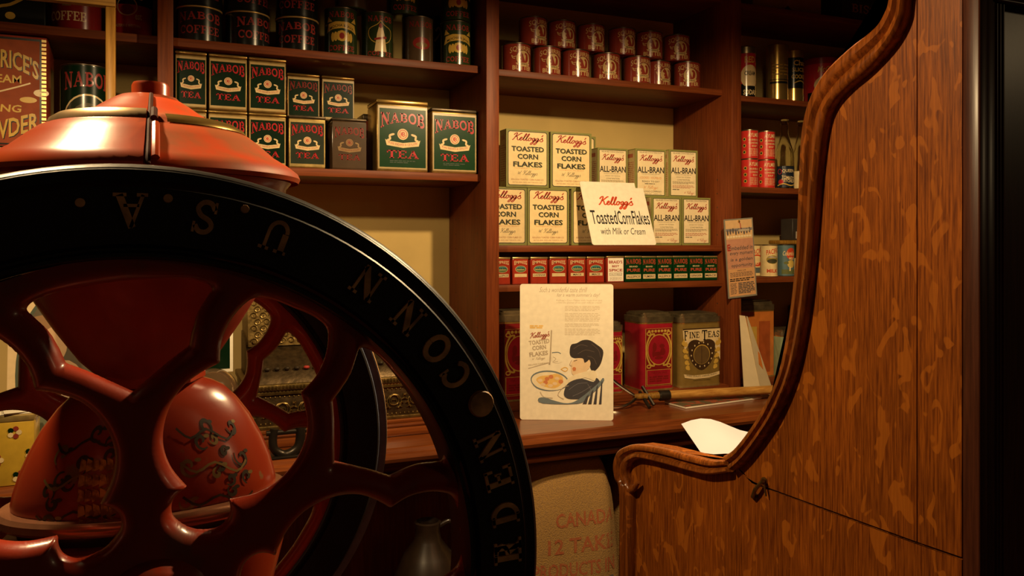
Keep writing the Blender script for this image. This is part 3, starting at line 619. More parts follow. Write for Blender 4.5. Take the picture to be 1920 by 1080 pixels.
spice(961, 991, hE, 'red spice tin with lake oval and blank strip, second from the upright', 'E', '', GE)
spice(995, 1027, hE, 'red spice tin with lake oval whose strip reads cayenne', 'E', 'CAYENNE', GE)
spice(1031, 1063, hE, 'red spice tin with lake oval and blank strip, right of the cayenne tin', 'E', '', GE)
spice(1066, 1098, hE, 'red spice tin marked mace, second tin left of the white one', 'E', 'MACE', GE)
spice(1101, 1133, hE, 'red spice tin marked mace directly left of the white one', 'E', 'MACE', GE)
spice(1138, 1170, .094, 'white fronted spice tin with red print marked nutmeg', 'B', '', None)
spice(1172, 1203, .094, 'green spice tin marked allspice touching the white tin', 'N', 'ALLSPICE', GN)
spice(1204, 1230, .093, 'green spice tin marked tumeric', 'N', 'TUMERIC', GN)
spice(1232, 1260, .093, 'green spice tin marked allspice, third of the green tins', 'N', 'ALLSPICE', GN)
spice(1262, 1290, .093, 'green spice tin marked curry powder', 'N', 'CURRY POWDER', GN)
spice(1292, 1318, .093, 'green spice tin marked ginger', 'N', 'GINGER', GN)
spice(1320, 1345, .092, 'green spice tin marked mace at the right end of the row', 'N', 'MACE', GN)

# ------------------------------------------------------------------ big tea canisters at the bottom
LIDM = mat('aged_tin_lid', (.26, .20, .11), .32, .8, .3, 40)
def canister(px0, px1, h_, Yf, d_, bodym, label, art=None, z=ZB, r=.022, rz=0):
    a0, a1 = at(px0, 0, Yf).x, at(px1, 0, Yf).x; w_ = a1 - a0
    rr = lambda k, g=0: arc(w_ / 2 - r, d_ / 2 - r, r + g, r + g, 0, 90, 5) + arc(-w_ / 2 + r, d_ / 2 - r, r + g, r + g, 90, 180, 5) + arc(-w_ / 2 + r, -d_ / 2 + r, r + g, r + g, 180, 270, 5) + arc(w_ / 2 - r, -d_ / 2 + r, r + g, r + g, 270, 360, 5)
    f = lambda u, v, d: (u, v, d)
    body = MB().prism(rr(0), f, .004, h_ * .86, bodym).prism(rr(0, .0015), f, 0, .006, DGOLD)
    lid = MB().prism(rr(0, .0005), f, h_ * .86, h_ * .88, GOLD).prism(rr(0, .002), f, h_ * .88, h_ * .95, LIDM).prism(rr(0, -.006), f, h_ * .95, h_ * .985, LIDM).prism(rr(0, -.014), f, h_ * .985, h_, LIDM)
    t = thing('tea_canister', label, 'canister', ((a0 + a1) / 2, Yf + d_ / 2, z), rz, None, [('canister_body', body.build('canister_body', 30)), ('canister_lid', lid.build('canister_lid', 30))])
    if art: ob('canister_label', art(w_, h_).flat('canister_label', -d_ / 2), t)
    return t
LRX = lac('ruby', (.32, .012, .022), .25); KHA = lac('khaki_gold', (.20, .125, .03), .3); UMB = lac('umber', (.05, .026, .012))
def ruby_art(w_, h_):
    a = Art(); W = w_ * .80; x = W / 2
    a.rect(-x, h_ * .06, x, h_ * .80, LGO).rect(-x + .002, h_ * .063, x - .002, h_ * .797, LRD)
    for k in range(7): a.ell(-x * .72 + k * x * .24, h_ * .765, x * .1, h_ * .018, LGO, 10)
    a.ell(0, h_ * .525, W * .43, h_ * .20, LGO, 28).ell(0, h_ * .525, W * .40, h_ * .188, LRX, 28)
    for q in ((-.16, .56, .08, .06), (.12, .57, .1, .03), (-.05, .47, .2, .03), (.15, .5, .1, .05), (.0, .42, .16, .02), (-.2, .48, .05, .05)): a.ell(q[0] * W, q[1] * h_, q[2] * W, q[3] * h_, LRD, 10)
    for sx in (-1, 1):
        for sy in (-1, 1):
            cy = .525 + sy * .19
            a.line([(sx * x * .95, h_ * .525), (sx * x * .86, h_ * (.525 + sy * .1)), (sx * x * .62, h_ * (cy)), (sx * x * .34, h_ * (cy + sy * .012)), (sx * x * .4, h_ * (cy - sy * .02))], .006, LGO)
            a.ring(sx * x * .75, h_ * (cy + sy * .02), x * .14, h_ * .02, .004, LGO, 12)
    a.rect(-x * .92, h_ * .075, x * .92, h_ * .27, LGO).rect(-x * .88, h_ * .08, x * .88, h_ * .265, LRX)
    a.text('TEA FOR SALE', 0, h_ * .23, W * .6, h_ * .025, LRD, .01).greek(-W * .36, W * .36, h_ * .11, h_ * .19, 3, LRD, .7); return a
def khaki_art(w_, h_):
    a = Art(); x = w_ * .45
    a.poly([(-x, h_ * .78), (x, h_ * .79), (x, h_ * .35), (x * .6, h_ * .62), (-x * .6, h_ * .62), (-x * .9, h_ * .5)], LCR)
    a.rect(-x * .98, h_ * .785, x, h_ * .80, UMB)
    a.serif('F', -x * .82, h_ * .705, x * .22, h_ * .13, LBK).serif('INE', -x * .38, h_ * .71, x * .54, h_ * .085, LBK).serif('T', x * .16, h_ * .70, x * .3, h_ * .14, LBK).serif('EAS', x * .65, h_ * .71, x * .62, h_ * .085, LBK)
    for sx in (-1, 1):
        a.ell(sx * x * .35, h_ * .56, x * .38, h_ * .085, UMB, 18)
        for q, yy in enumerate((.60, .5, .42, .34, .27)): a.ell(sx * x * (.94 - .05 * q), h_ * yy, x * .11, h_ * .032, LGO, 10).ell(sx * x * (.80 - .03 * q), h_ * (yy - .02), x * .07, h_ * .018, LGO, 8)
        a.line([(sx * x * .9, h_ * .66), (sx * x * 1.0, h_ * .6), (sx * x * .82, h_ * .56), (sx * x * .8, h_ * .62)], .005, LGO)
    hr = [(0, .60), (.3, .645), (.62, .6), (.70, .50), (.6, .38), (.35, .28), (0, .225)]
    a.poly([(u * x, v * h_) for u, v in smooth(hr + [(-u, v) for u, v in hr[-2:0:-1]], 3, True)], UMB)
    a.ell(0, h_ * .44, x * .44, h_ * .135, LGO, 24).ell(0, h_ * .435, x * .42, h_ * .128, lac('dull_umber', (.12, .07, .025)), 24).rect(-.001, h_ * .31, .001, h_ * .56, UMB)
    for k in range(14):
        an = math.radians(k * 360 / 14 + 10); a.ell(math.sin(an) * x * .56, h_ * (.44 + math.cos(an) * .165), .0026, .0034, LCR, 8)
    a.poly([(-x * .95, h_ * .185), (-x * .4, h_ * .16), (x * .4, h_ * .165), (x * .95, h_ * .195), (x * .95, h_ * .15), (x * .4, h_ * .115), (-x * .4, h_ * .11), (-x * .9, h_ * .135)], LCR)
    a.text('FINEST QUALITY  CARSON  PURITY', 0, h_ * .143, x * 1.6, h_ * .022, LBK, .01, warp=lambda u, v, xx, y: (xx, y + .006 * (2 * u - 1) ** 2)).text('TORONTO & WINNIPEG', 0, h_ * .09, x * .9, h_ * .012, LBK); return a
canister(1204, 1266, .277, 2.42, .135, LRX, 'large ruby red canister with gold scrolls and oval landscape', ruby_art)
canister(1276, 1354, .268, 2.425, .14, KHA, 'khaki and gold fine teas canister beside the right upright', khaki_art)
canister(1128, 1171, .25, 2.43, .13, LRX, 'red gilt canister just right of the poster', ruby_art)
canister(938, 1010, .30, 2.44, .13, LRD, 'dark red canister mostly hidden behind the poster, next to the upright', ruby_art)
# ------------------------------------------------------------------ right bay
def rcan(px, Yc, z, R, h, body, rimm, art, label, grp=None, rot=0., cat='can', nm='tin_can', lidded=False):
    b = can(R, h, body, rimm, .0012, lidded); p = at(px, 0, Yc)
    t = thing(nm, label, cat, (p.x, Yc, z), rot, grp, [('can_body', b[0]), ('can_lid', b[1])])
    if art: ob('can_label', art.round('can_label', R), t)
    return t
h_ = .205; R = .052
def soda_art(R, h_, cr=False):
    a = Art(); W = R * 2.9; a.rect(-W / 2, .004, W / 2, h_ - .02, LBK).rect(-W / 2, h_ * .28, W / 2, h_ - .02, LR)
    a.ell(0, h_ * .42, W * .36, h_ * .22, LCR, 24)
    if cr: a.text('McCormick', 0, h_ * .74, W * .56, h_ * .12, LGO, .01, shear=.2).text('JERSEY', 0, h_ * .51, W * .42, h_ * .085, LBK, .02).text('CREAM', 0, h_ * .37, W * .40, h_ * .085, LBK, .02)
    else: a.text('RED', 0, h_ * .74, W * .4, h_ * .12, LGO, .02).text('CREAM', 0, h_ * .48, W * .42, h_ * .085, KB, .02)
    a.rect(-W / 2, .004, W / 2, h_ * .24, LBK).text('SODAS', 0, h_ * .12, W * .50, h_ * .10, LCR, .03); return a
rcan(1399, 2.53, zR1, .037, .205, LR, TINL, soda_art(.037, .205), 'narrow red soda cracker tin against the right upright', cat='tin', nm='cracker_tin', lidded=True, rot=-.25)
rcan(1457, 2.53, zR1, .042, .228, GOLD, GOLD, Art().rect(-.06, .070, .06, .078, LBK).rect(-.06, .084, .06, .087, LBK).greek(-.05, .05, .10, .15, 4, lac('gold_shade', (.30, .18, .03)), .4), 'tall plain gold can with black bands near the right upright', cat='can', nm='gold_can', lidded=True)
rcan(1488, 2.56, zR1, .040, .222, GOLD, GOLD, Art().rect(-.06, .065, .06, .19, LBK).text('Chas', 0, .168, .06, .022, LGO, .02).text('SLICED', 0, .140, .07, .016, LGO, .02).text('COOKIES', 0, .112, .075, .018, LGO, .03).line([(-.03, .085), (0, .095), (.03, .082)], .004, LGO), 'black and gold lettered tall can behind the plain gold one', cat='can', nm='gold_can', lidded=True)
rcan(1540, 2.56, zR1, .074, .20, LR, LRD, soda_art(.072, .20, True), 'wide crimson and black soda cracker tin beside the desk edge', cat='tin', nm='cracker_tin', lidded=True, rot=-.15)
def carton_box(nm, label, px0, px1, Yf, z, h_, d_, m, art, cat='box', rz=0):
    a0, a1 = at(px0, 0, Yf).x, at(px1, 0, Yf).x; w_ = a1 - a0
    t = thing(nm, label, cat, ((a0 + a1) / 2, Yf + d_ / 2, z), rz, None, [('box_body', MB().box((-w_ / 2, -d_ / 2, 0), (w_ / 2, d_ / 2, h_), m, .002, 1).build('box_body'))])
    ob('front_label', art(w_, h_).flat('front_label', -d_ / 2), t); return t
DKB = mat('dark_card', (.03, .022, .016), .6); TANB = mat('tan_card', (.30, .16, .06), .6)
carton_box('tin_box', 'dark box behind the soda tins carrying the dairy carton', 1585, 1680, 2.56, zR1, .165, .16, DKB, lambda w_, h_: Art().rect(-w_ / 2 + .006, .006, w_ / 2 - .006, h_ - .006, ink('black2', (.022, .018, .014))))
carton_box('dairy_carton', 'tan and brown dairy carton stacked on the dark box by the desk', 1596, 1700, 2.56, zR1 + .166, .075, .15, TANB, lambda w_, h_: Art().rect(-w_ / 2 + .004, .003, w_ / 2 - .004, h_ - .003, TANB).poly([(-w_ / 2 + .02, h_ - .008), (w_ / 2 - .01, h_ - .008), (w_ / 2 - .01, .01), (-w_ / 2 + .06, .01)], KRE).text('Dairy', -w_ * .16, h_ * .55, w_ * .42, h_ * .5, KCB, .01, shear=.2))
carton_box('scalloped_box', 'tan box with dark scalloped band on the top right shelf', 1412, 1540, 2.52, zR0, .12, .15, TANB, lambda w_, h_: Art().rect(-w_ / 2 + .01, .01, w_ / 2 - .012, h_ - .008, TANB).poly([(-.06, .012), (-.045, .024), (-.02, .022), (0, .038), (.02, .022), (.045, .024), (.06, .012), (.05, .01), (-.05, .01)], KB))
carton_box('biscuit_tin', 'dark biscuit tin with orange lettering on the top right shelf', 1580, 1700, 2.52, zR0, .135, .16, DKB, lambda w_, h_: Art().rect(-w_ / 2 + .004, .004, w_ / 2 - .004, h_ - .004, ink('black2', (.022, .018, .014))).serif('BISCUITS', .01, h_ * .52, w_ * .78, h_ * .26, ink('dull_orange', (.42, .18, .07))).text('SPECIAL MIXED', 0, h_ * .25, w_ * .7, h_ * .10, ink('dull_tan', (.08, .05, .02))), cat='tin')
SRED = lac('soup_red', (.55, .03, .022), .28)
def soup():
    a = Art(); a.rect(-.095, .005, .095, .107, SRED).text('AYLMER', .006, .091, .052, .015, LCR, .02)
    for tx, y, w_ in (('MUSHROOM', .072, .046), ('CONSOMME', .060, .046), ('SOUP', .048, .022)): a.text(tx, .006, y, w_, .0075, LCR, .02)
    a.greek(-.016, .028, .010, .040, 6, LCR, .35)
    for k in range(3): a.ell(-.034, .025 + k * .025, .007, .007, LGO, 14).ell(-.034, .025 + k * .025, .0045, .0045, FG, 12)
    return a
for i, (px, up) in enumerate(((1405, 0), (1437, 0), (1405, 1), (1437, 1))):
    rcan(px, 2.51, zR2 + up * .1125, .0325, .112, SRED, TINL, soup(), ('bright red soup can with pale lettering, %s of the stack of four' % ('lower left', 'lower right', 'upper left', 'upper right')[i]), 'red soup cans', (-.12, -.38, -.25, -.30)[i], nm='soup_can')
m, N, L, b = nmat('bottle_glass'); b.inputs['Base Color'].default_value = (.93, .92, .82, 1); b.inputs['Transmission Weight'].default_value = 1; b.inputs['Roughness'].default_value = .01; b.inputs['IOR'].default_value = 1.3; BGL = m
KETCH = lac('ketchup', (.10, .03, .01), .4)
def bottle(px, label, art, Yc):
    p = at(px, 0, Yc); R = .0375; k = [(0, .003), (R - .003, 0), (R, .004), (R, .125), (R * .93, .15), (R * .62, .19), (R * .40, .225), (R * .36, .262), (R * .45, .264), (R * .45, .278), (R * .36, .282)]
    k += [(R * .28, .282), (R * .28, .225), (R * .5, .19), (R * .85, .15), (R - .004, .12), (R - .004, .008), (0, .008)]
    t = thing('glass_bottle', label, 'bottle', (p.x, Yc, zR2), -.3, None, [('bottle_glass', MB().lathe(k, BGL, 32).build('bottle_glass'))])
    if art: ob('bottle_label', art.round('bottle_label', R), t)
    return t
a = Art(); a.rect(-.05, .006, .05, .092, LBK).rect(-.048, .008, .048, .090, lac('navy', (.012, .018, .03))).text('QUEEN', .0, .072, .05, .015, LCR, .015).text('TOMATO', 0, .048, .055, .014, LCR, .02, shear=.1, warp=lambda u, v, x, y: (x, y - .006 * u)).text('KETCHUP', 0, .036, .055, .012, LCR, .02, warp=lambda u, v, x, y: (x, y - .006 * u)).ell(-.03, .028, .011, .011, LR, 14).line([(-.045, .014), (-.02, .022), (.01, .014), (.045, .024)], .004, LGO).ring(-.035, .07, .008, .01, .002, LR, 12)
bottle(1471, 'clear glass sauce bottle with navy label beside the soup cans', a, 2.53)
bottle(1502, 'clear glass bottle with cream label half hidden by the desk', Art().rect(-.05, .006, .05, .075, LCR).ring(.0, .04, .016, .02, .003, LBK, 14), 2.53)
MCR = lac('milk_cream', (.75, .58, .28), .35); MRD = lac('milk_red', (.55, .06, .02), .35)
def pacific(full):
    a = Art(); a.rect(-.10, .004, .10, .118, MCR)
    a.text('PACIFIC', .004, .097, .054, .020, MRD, .02, warp=lambda u, v, x, y: (x, y + .010 * u - .004))
    if full: a.ell(.002, .066, .025, .017, lac('meadow', (.35, .26, .05)), 18).ell(.002, .060, .022, .009, lac('meadow_dark', (.06, .06, .03)), 16).poly([(-.02, .072), (-.005, .082), (.01, .076), (.022, .082), (.022, .072)], lac('hill', (.40, .34, .25))).text('MILK', .002, .022, .046, .014, MRD, .035)
    else: a.ell(.0, .062, .026, .024, MRD, 18).ell(0, .066, .021, .014, MCR, 16).text('ID', 0, .05, .016, .01, MCR, .02).poly([(-.013, .012), (.013, .012), (.013, .034), (-.013, .034)], lac('slate', (.10, .13, .13)))
    return a
rcan(1412, 2.575, zR3, .034, .125, MCR, TINL, pacific(False), 'white evaporated milk can with red oval, half behind the hanging calendar', 'milk cans', -.2, nm='milk_can')
rcan(1442, 2.505, zR3, .032, .125, MCR, TINL, pacific(True), 'cream milk can with red lettering and a meadow picture', 'milk cans', -.32, nm='milk_can')
LBL = lac('milk_blue', (.09, .16, .17), .35)
a = Art(); a.rect(-.10, .004, .10, .12, LBL).ell(.008, .088, .020, .024, MRD, 18).text('Columbia', .0, .090, .050, .018, MCR, .01, shear=.15).text('MILK', .012, .070, .026, .010, MCR, .03).ell(.008, .048, .016, .016, lac('pear', (.60, .42, .10)), 14).ell(-.012, .052, .01, .006, lac('leaf', (.12, .14, .05)), 10).rect(-.03, .008, .03, .026, lac('leaf', (.12, .14, .05))).rect(.0, .02, .006, .036, MCR)
rcan(1473, 2.52, zR3, .0335, .126, LBL, TIND, a, 'blue milk can with red oval and yellow fruit', 'milk cans', -.3, nm='milk_can')
a = Art(); a.rect(-.10, .004, .10, .12, LG).rect(-.1, .004, .1, .07, MCR).ell(0, .09, .018, .024, lac('lemon', (.62, .45, .06)), 14).ell(0, .03, .014, .018, LGO, 12)
rcan(1503, 2.53, zR3, .0335, .126, LG, TIND, a, 'green and yellow can beside the desk edge on the milk shelf', None, -.3, nm='fruit_can')
p = at(1450, 0, 2.58); q = at(1540, 0, 2.58)
thing('wooden_board', 'thin honey coloured board lying across the milk cans', 'board', ((p.x + q.x) / 2, 2.57, zR3 + .1265), 0, None, [('board', MB().box((-(q.x - p.x) / 2, -.04, 0), ((q.x - p.x) / 2, .04, .016), YEW, .004).build('board'))])
carton_box('tin_box', 'dark box standing on the honey coloured board, beside the desk edge', 1486, 1545, 2.57, zR3 + .1435, .088, .07, DKB, lambda w_, h_: Art().rect(-w_ / 2 + .004, .004, w_ / 2 - .004, h_ - .004, DKB).rect(-w_ * .4, .006, -w_ * .1, h_ * .4, KGY), cat='box')
p = at(1398, 0, 2.55); MBt = MB().lathe([(0, 0), (.016, 0), (.016, .18), (.009, .205), (.009, .225), (.012, .226), (.012, .24), (0, .242)], KW, 20)
thing('china_bottle', 'small pale bottle whose top shows above the hanging calendar', 'bottle', (p.x + .012, 2.62, zR3), 0, None, [('bottle_body', MBt.build('bottle_body'))])
# hanging calendar
pc = at(1387, 410, 2.392); w_ = at(1410, 410, 2.392).x - at(1356, 410, 2.392).x; hC = .292
BRD = ink('calendar_border', (.22, .20, .15)); CP = ink('calendar_peach', (.62, .33, .14)); CM = ink('calendar_mauve', (.52, .25, .15)); CS = ink('calendar_sand', (.66, .42, .20))
a = Art(); a.rect(-w_ / 2, -hC, w_ / 2, 0, BRD).rect(-w_ / 2 + .005, -hC + .006, w_ / 2 - .005, -.005, CP).rect(-w_ / 2 + .005, -.075, w_ / 2 - .005, -.005, CS).rect(-w_ / 2 + .005, -.185, w_ / 2 - .005, -.075, CM)
a.rect(-w_ / 2 + .006, -.046, w_ / 2 - .006, -.036, ink('calendar_blue', (.22, .20, .20)))
for k in range(9): x = -w_ * .4 + k * w_ * .095; a.ell(x, -.05 + .003 * (k % 3), .0042, .011, KDG, 8).ell(x + .002, -.066, .006, .004, KCB, 8)
a.rect(-.004, -.048, w_ * .36, -.04, KGY)
for st, y, ww in (('Embedded in', -.108, .82), ('every moment', -.130, .80), ('is a golden', -.152, .76), ('opportunity', -.174, .74)): a.text(st, .004, y, w_ * ww, .015, KDG, .005, shear=.12)
a.text('E', -w_ * .39, -.105, .014, .024, KRE, .02)
a.text('DREW LINE', 0, -.192, w_ * .3, .004, KDG).greek(-w_ * .4, w_ * .4, -.215, -.197, 4, KDG, .3).greek(-w_ * .42, w_ * .42, -.232, -.219, 2, KB, .5).greek(-w_ * .42, -w_ * .2, -.278, -.236, 8, KDG, .3).greek(-w_ * .14, w_ * .42, -.278, -.236, 7, KDG, .55)
for k in range(8): a.rect(-w_ * .14 + k * w_ * .08, -.278, -w_ * .14 + k * w_ * .08 + .0006, -.244, KDG)
t = thing('hanging_calendar', 'small peach coloured calendar card nailed to the right upright', 'calendar', (pc.x - .004, 2.398, pc.z), 0, None, [('card', MB().box((-w_ / 2, -.003, -hC), (w_ / 2, 0, 0), BRD).build('card')), ('print', a.flat('print', -.003))])
t.rotation_euler = (0, math.radians(-4.2), 0)
ob('nail', MB().lathe([(0, -.004), (.003, -.004), (.0042, -.0045), (.0035, -.0075), (0, -.0085)], GOLD, 14, (0, -.0, -.010), 'Y').build('nail'), t)
ob('string', MB().tube([(.001, -.0042, -.012), (.006, -.0046, -.020), (.007, -.0046, -.038)], .0012, KRE, 6).build('string'), t)
# bottom right bay
ORG = lac('amber_tin', (.55, .17, .03), .35); GRN = lac('sage_green', (.22, .27, .15), .35)
t = canister(1370, 1452, .30, 2.50, .14, ORG, 'tall amber tin canister behind the folded white card', None, ZB, .006)
a0, a1 = at(1370, 0, 2.5).x, at(1452, 0, 2.5).x
ob('canister_label', Art().rect(-.05, .09, .02, .20, LGO).rect(.03, .02, .085, .22, lac('amber_dark', (.35, .08, .02))).flat('canister_label', -.07), t)
t = canister(1466, 1550, .185, 2.46, .13, GRN, 'sage green patterned tin on the bottom right shelf beside the desk', None, ZB, .012)
a = Art()
for k in range(8): a.ell(-.075 + k * .022, .05 + .03 * (k % 3), .007, .012, KW, 8).ell(-.07 + k * .022, .08 + .025 * (k % 2), .006, .006, KRE, 8)
a.rect(-.004, .01, -.002, .15, KG); ob('canister_label', a.flat('canister_label', -.065), t)
rcan(1510, 2.66, ZB, .07, .26, LBK, TIND, None, 'dark round tin in the shadow behind the sage green tin', None, 0, 'tin', 'tin_can', True)

# ------------------------------------------------------------------ things on the counter
# folded display card seen from behind
p0 = atz(1396, 748, ZC); p1 = atz(1462, 746, ZC); ux = (p1 - p0); ux.z = 0; Wd = ux.length; yaw = math.atan2(ux.y, ux.x)
CARD = mat('grey_cardboard', (.50, .40, .24), .8, 0, .06, 20)
mb = MB(); f = lambda u, v, d: (u, d, v)
mb.prism([(0, 0), (Wd * .52, 0), (Wd * .36, .285), (Wd * .2, .288)], lambda u, v, d: (u, d + .10 * v / .29, v), 0, .003, CARD)
ob2 = MB(); hx = lambda u: Wd * u
outer = [(hx(.5), 0), (hx(1.0), 0), (hx(.40), .284), (hx(.36), .285)]
ob2.prism(outer, lambda u, v, d: (u, d + .10 * v / .29 + (u - hx(.5)) * .55, v), 0, .003, CARD)
t = thing('display_card', 'folded grey cardboard display card standing with its back turned, behind the pole', 'card', (p0.x, p0.y, ZC), yaw, None, [('card_panel', mb.build('card_panel')), ('card_flap', ob2.build('card_flap'))])
hole = MB().prism([(hx(.56), .115), (hx(.70), .095), (hx(.66), .15), (hx(.60), .16)], lambda u, v, d: (u, -.0015 + d + .10 * v / .29 + (u - hx(.5)) * .55, v), 0, .001, ORG)
ob('window', hole.build('window'), t)
# booklet
a_, b_, c_ = atz(1243, 757, ZC), atz(1286, 767, ZC), atz(1428, 748, ZC); e1 = c_ - b_; L1 = e1.length; yw = math.atan2(e1.y, e1.x); L2 = (a_ - b_).length
COV = mat('booklet_cover', (.30, .07, .03), .5, 0, .3, 30, col2=(.10, .08, .04), thr=(.45, .5))
thing('booklet', 'thin booklet with dark cover lying on the counter under the wooden pole', 'booklet', tuple(b_ + Vector((0, 0, .0))), yw, None, [('pages', MB().box((0, 0, 0), (L1, L2, .007), KW, .001).build('pages')), ('cover', MB().box((-.001, -.001, .007), (L1 + .001, L2, .0085), COV).build('cover'))])
# shelf grabber
zp = ZC + .034; g0, g1 = atz(1252, 741, zp), atz(1500, 728, zp)
t = thing('shelf_grabber', 'long wooden handled shelf grabber with metal jaws lying on the counter', 'grabber', (0, 0, 0))
d = (g1 - g0).normalized(); sd = Vector((-d.y, d.x, 0)); up = Vector((0, 0, 1))
ob('wooden_pole', MB().tube([g0, g0 + d * .4, g0 + d * .75], [.0155, .0155, .0155], wood('pole_wood', (.30, .13, .025), (.50, .26, .06), None, 'X', .3, .3, 120), 18).build('wooden_pole'), t)
mb = MB().tube([g0 - d * .035, g0 - d * .03, g0 + d * .004, g0 + d * .005], [.014, .0185, .0185, .0175], IRON, 16); ob('ferrule', mb.build('ferrule'), t)
j0 = g0 - d * .035
mb = MB().tube([j0, j0 - d * .09], [.013, .010], YEW, 12).tube([j0 - d * .03 - up * .025 - sd * .03, j0 - d * .05 + up * .03 + sd * .02], .006, IRON, 8).tube([j0 - d * .055 - sd * .05 - up * .028, j0 - d * .055 + sd * .03 + up * .01], .006, IRON, 8); ob('jaw_hub', mb.build('jaw_hub'), t)
P = j0 - d * .08
mb = MB().tube(smooth([P, P - d * .03 + up * .02, P - d * .08 + up * .055, P - d * .13 + up * .10, P - d * .16 + up * .115], 4), .0055, STEEL, 8); ob('jaw', mb.build('jaw'), t)
mb = MB().tube(smooth([P, P - d * .03 - up * .015 - sd * .02, P - d * .08 - up * .027 - sd * .03, P - d * .14 - up * .024 - sd * .01, P - d * .17 - up * .018], 4), .0055, STEEL, 8); ob('jaw', mb.build('jaw'), t)
# standing poster
bl, br = atz(975, 787, ZC), atz(1150, 789, ZC); W = (br - bl).length; yw = math.atan2(br.y - bl.y, br.x - bl.x); H = .425
PAP = ink('poster_paper', (.88, .79, .60)); PG = ink('poster_grey', (.46, .37, .26)); PGL = ink('poster_faint', (.60, .49, .33)); SK = ink('poster_skin', (.82, .60, .36)); HAIR = ink('poster_hair', (.035, .026, .024)); NAVY = ink('poster_navy', (.055, .052, .06)); BLG = ink('poster_blue', (.16, .20, .22)); YEL = ink('poster_yellow', (.80, .50, .14)); POR = ink('poster_peach', (.62, .22, .08))
a = Art(); X = lambda px: (px - 963) / 189 * W - W / 2; Z = lambda py: (789 - py) / 265 * H
a.rrect(-W / 2, 0, W / 2, H, .008, PAP)
def PL(pts, m, k=3): a.poly([(X(x), Z(y)) for x, y in (smooth(pts, k, True) if k else pts)], m)
def LN(pts, wd, m): a.line([(X(x), Z(y)) for x, y in pts], wd, m)
a.text('Such a wonderful taste thrill', X(1051), Z(535), (X(1098) - X(1003)), .016, PG, .0, shear=.25).text("for a warm summer's day!", X(1081), Z(546), X(1124) - X(1038), .015, PG, .0, shear=.25)
a.text("Kellogg's Corn Flakes with fresh fruit and", X(1083), Z(556), X(1129) - X(1037), .007, PGL).text('a friendly pitcher of ice cold milk or cream!', X(1083), Z(560.5), X(1128) - X(1037), .007, PGL)
for y0, y1, n in ((566, 577, 4), (580, 597, 6), (600, 608, 3), (610, 624, 5)): a.greek(X(1054), X(1125), Z(y1), Z(y0), n, PGL, .35)
a.greek(X(983), X(1010), Z(611), Z(604), 2, YEL, .8)
RT = .12
LN([(1027, 614), (1024, 676), (1022, 679)], .004, PG); LN([(980, 689), (1024, 677)], .0025, PG)
a.script(X(1003), Z(625), X(1023) - X(982), .026, ink('poster_red', (.40, .12, .08)), .3, rot=RT)
for tx, x, y, ww in (('TOASTED', 1002, 637, 42), ('CORN', 1002, 648, 28), ('FLAKES', 1001, 660, 38)): a.text(tx, X(x), Z(y), ww / 189 * W, .014, PG, .03, rot=RT)
a.script(X(1001), Z(670), 26 / 189 * W, .012, PG, .16, True, rot=RT).text('KELLOGG COMPANY', X(1000), Z(680), 39 / 189 * W, .005, PG, rot=RT)
PL([(1028, 660), (1038, 657), (1047, 660), (1048, 676), (1030, 677)], PAP); LN([(1028, 658), (1040, 657), (1046, 660)], .003, BLG); LN([(1030, 666), (1036, 670), (1030, 676), (1040, 675)], .0018, PG)
# bowl
PL([(985, 712), (990, 700), (1010, 693), (1035, 694), (1055, 703), (1062, 716), (1050, 728), (1022, 733), (996, 727)], BLG); PL([(987, 713), (992, 702), (1011, 696), (1034, 697), (1053, 705), (1059, 716), (1048, 728), (1022, 731), (998, 725)], ink('poster_white', (.86, .74, .50)))
PL([(996, 712), (1004, 704), (1020, 702), (1038, 699), (1050, 706), (1048, 718), (1034, 727), (1012, 724)], YEL)
for x, y in ((1018, 709), (1026, 705), (1015, 716), (1046, 714)): a.ell(X(x), Z(y), .0075, .0065, POR, 12)
for x, y in ((1004, 712), (1034, 718), (1025, 722), (1038, 708), (1010, 720)): a.ell(X(x), Z(y), .008, .005, SK, 10)
LN([(1046, 690), (1054, 686), (1060, 689), (1055, 694), (1047, 690)], .0025, YEL)
# boy: face, ear, hair, collar, coat, chair
PL([(1068, 676), (1067, 690), (1070, 700), (1079, 702), (1096, 696), (1102, 682), (1098, 672), (1080, 668)], SK); a.ell(X(1073), Z(689), .006, .006, POR, 10)
PL([(1064, 655), (1067, 642), (1078, 639), (1090, 633), (1104, 633), (1118, 641), (1131, 652), (1130, 668), (1124, 683), (1112, 694), (1106, 688), (1102, 674), (1094, 677), (1090, 668), (1074, 668), (1066, 664)], HAIR)
PL([(1098, 678), (1103, 671), (1106, 678), (1103, 688), (1097, 690)], SK)
PL([(1075, 700), (1096, 694), (1113, 692), (1119, 702), (1115, 712), (1095, 706), (1070, 714), (1055, 722), (1058, 710)], ink('poster_white', (.86, .74, .50)))
PL([(1052, 738), (1058, 720), (1072, 711), (1090, 708), (1112, 714), (1118, 706), (1126, 716), (1120, 728), (1096, 745), (1072, 748), (1058, 746)], NAVY)
PL([(1000, 748), (1012, 745), (1036, 752), (1060, 756), (1082, 748), (1120, 718), (1131, 706), (1131, 716), (1100, 745), (1080, 757), (1010, 757)], BLG)
LN([(1068, 672), (1064, 681), (1069, 684)], .0014, ink('poster_line', (.45, .28, .16))); LN([(1070, 693), (1076, 692)], .0016, POR); LN([(1072, 674), (1079, 672)], .0016, HAIR)
for pts in ([(1072, 650), (1086, 642), (1100, 645)], [(1080, 660), (1096, 652), (1114, 656)], [(1108, 640), (1122, 652), (1126, 666)], [(1100, 664), (1112, 668), (1118, 680)]): LN(pts, .0014, ink('poster_strand', (.12, .085, .07)))
for pts in ([(1062, 730), (1080, 718), (1100, 716)], [(1070, 742), (1088, 734), (1108, 722)], [(1100, 718), (1106, 728), (1104, 738)]): LN(pts, .0016, ink('poster_fold', (.16, .15, .16)))
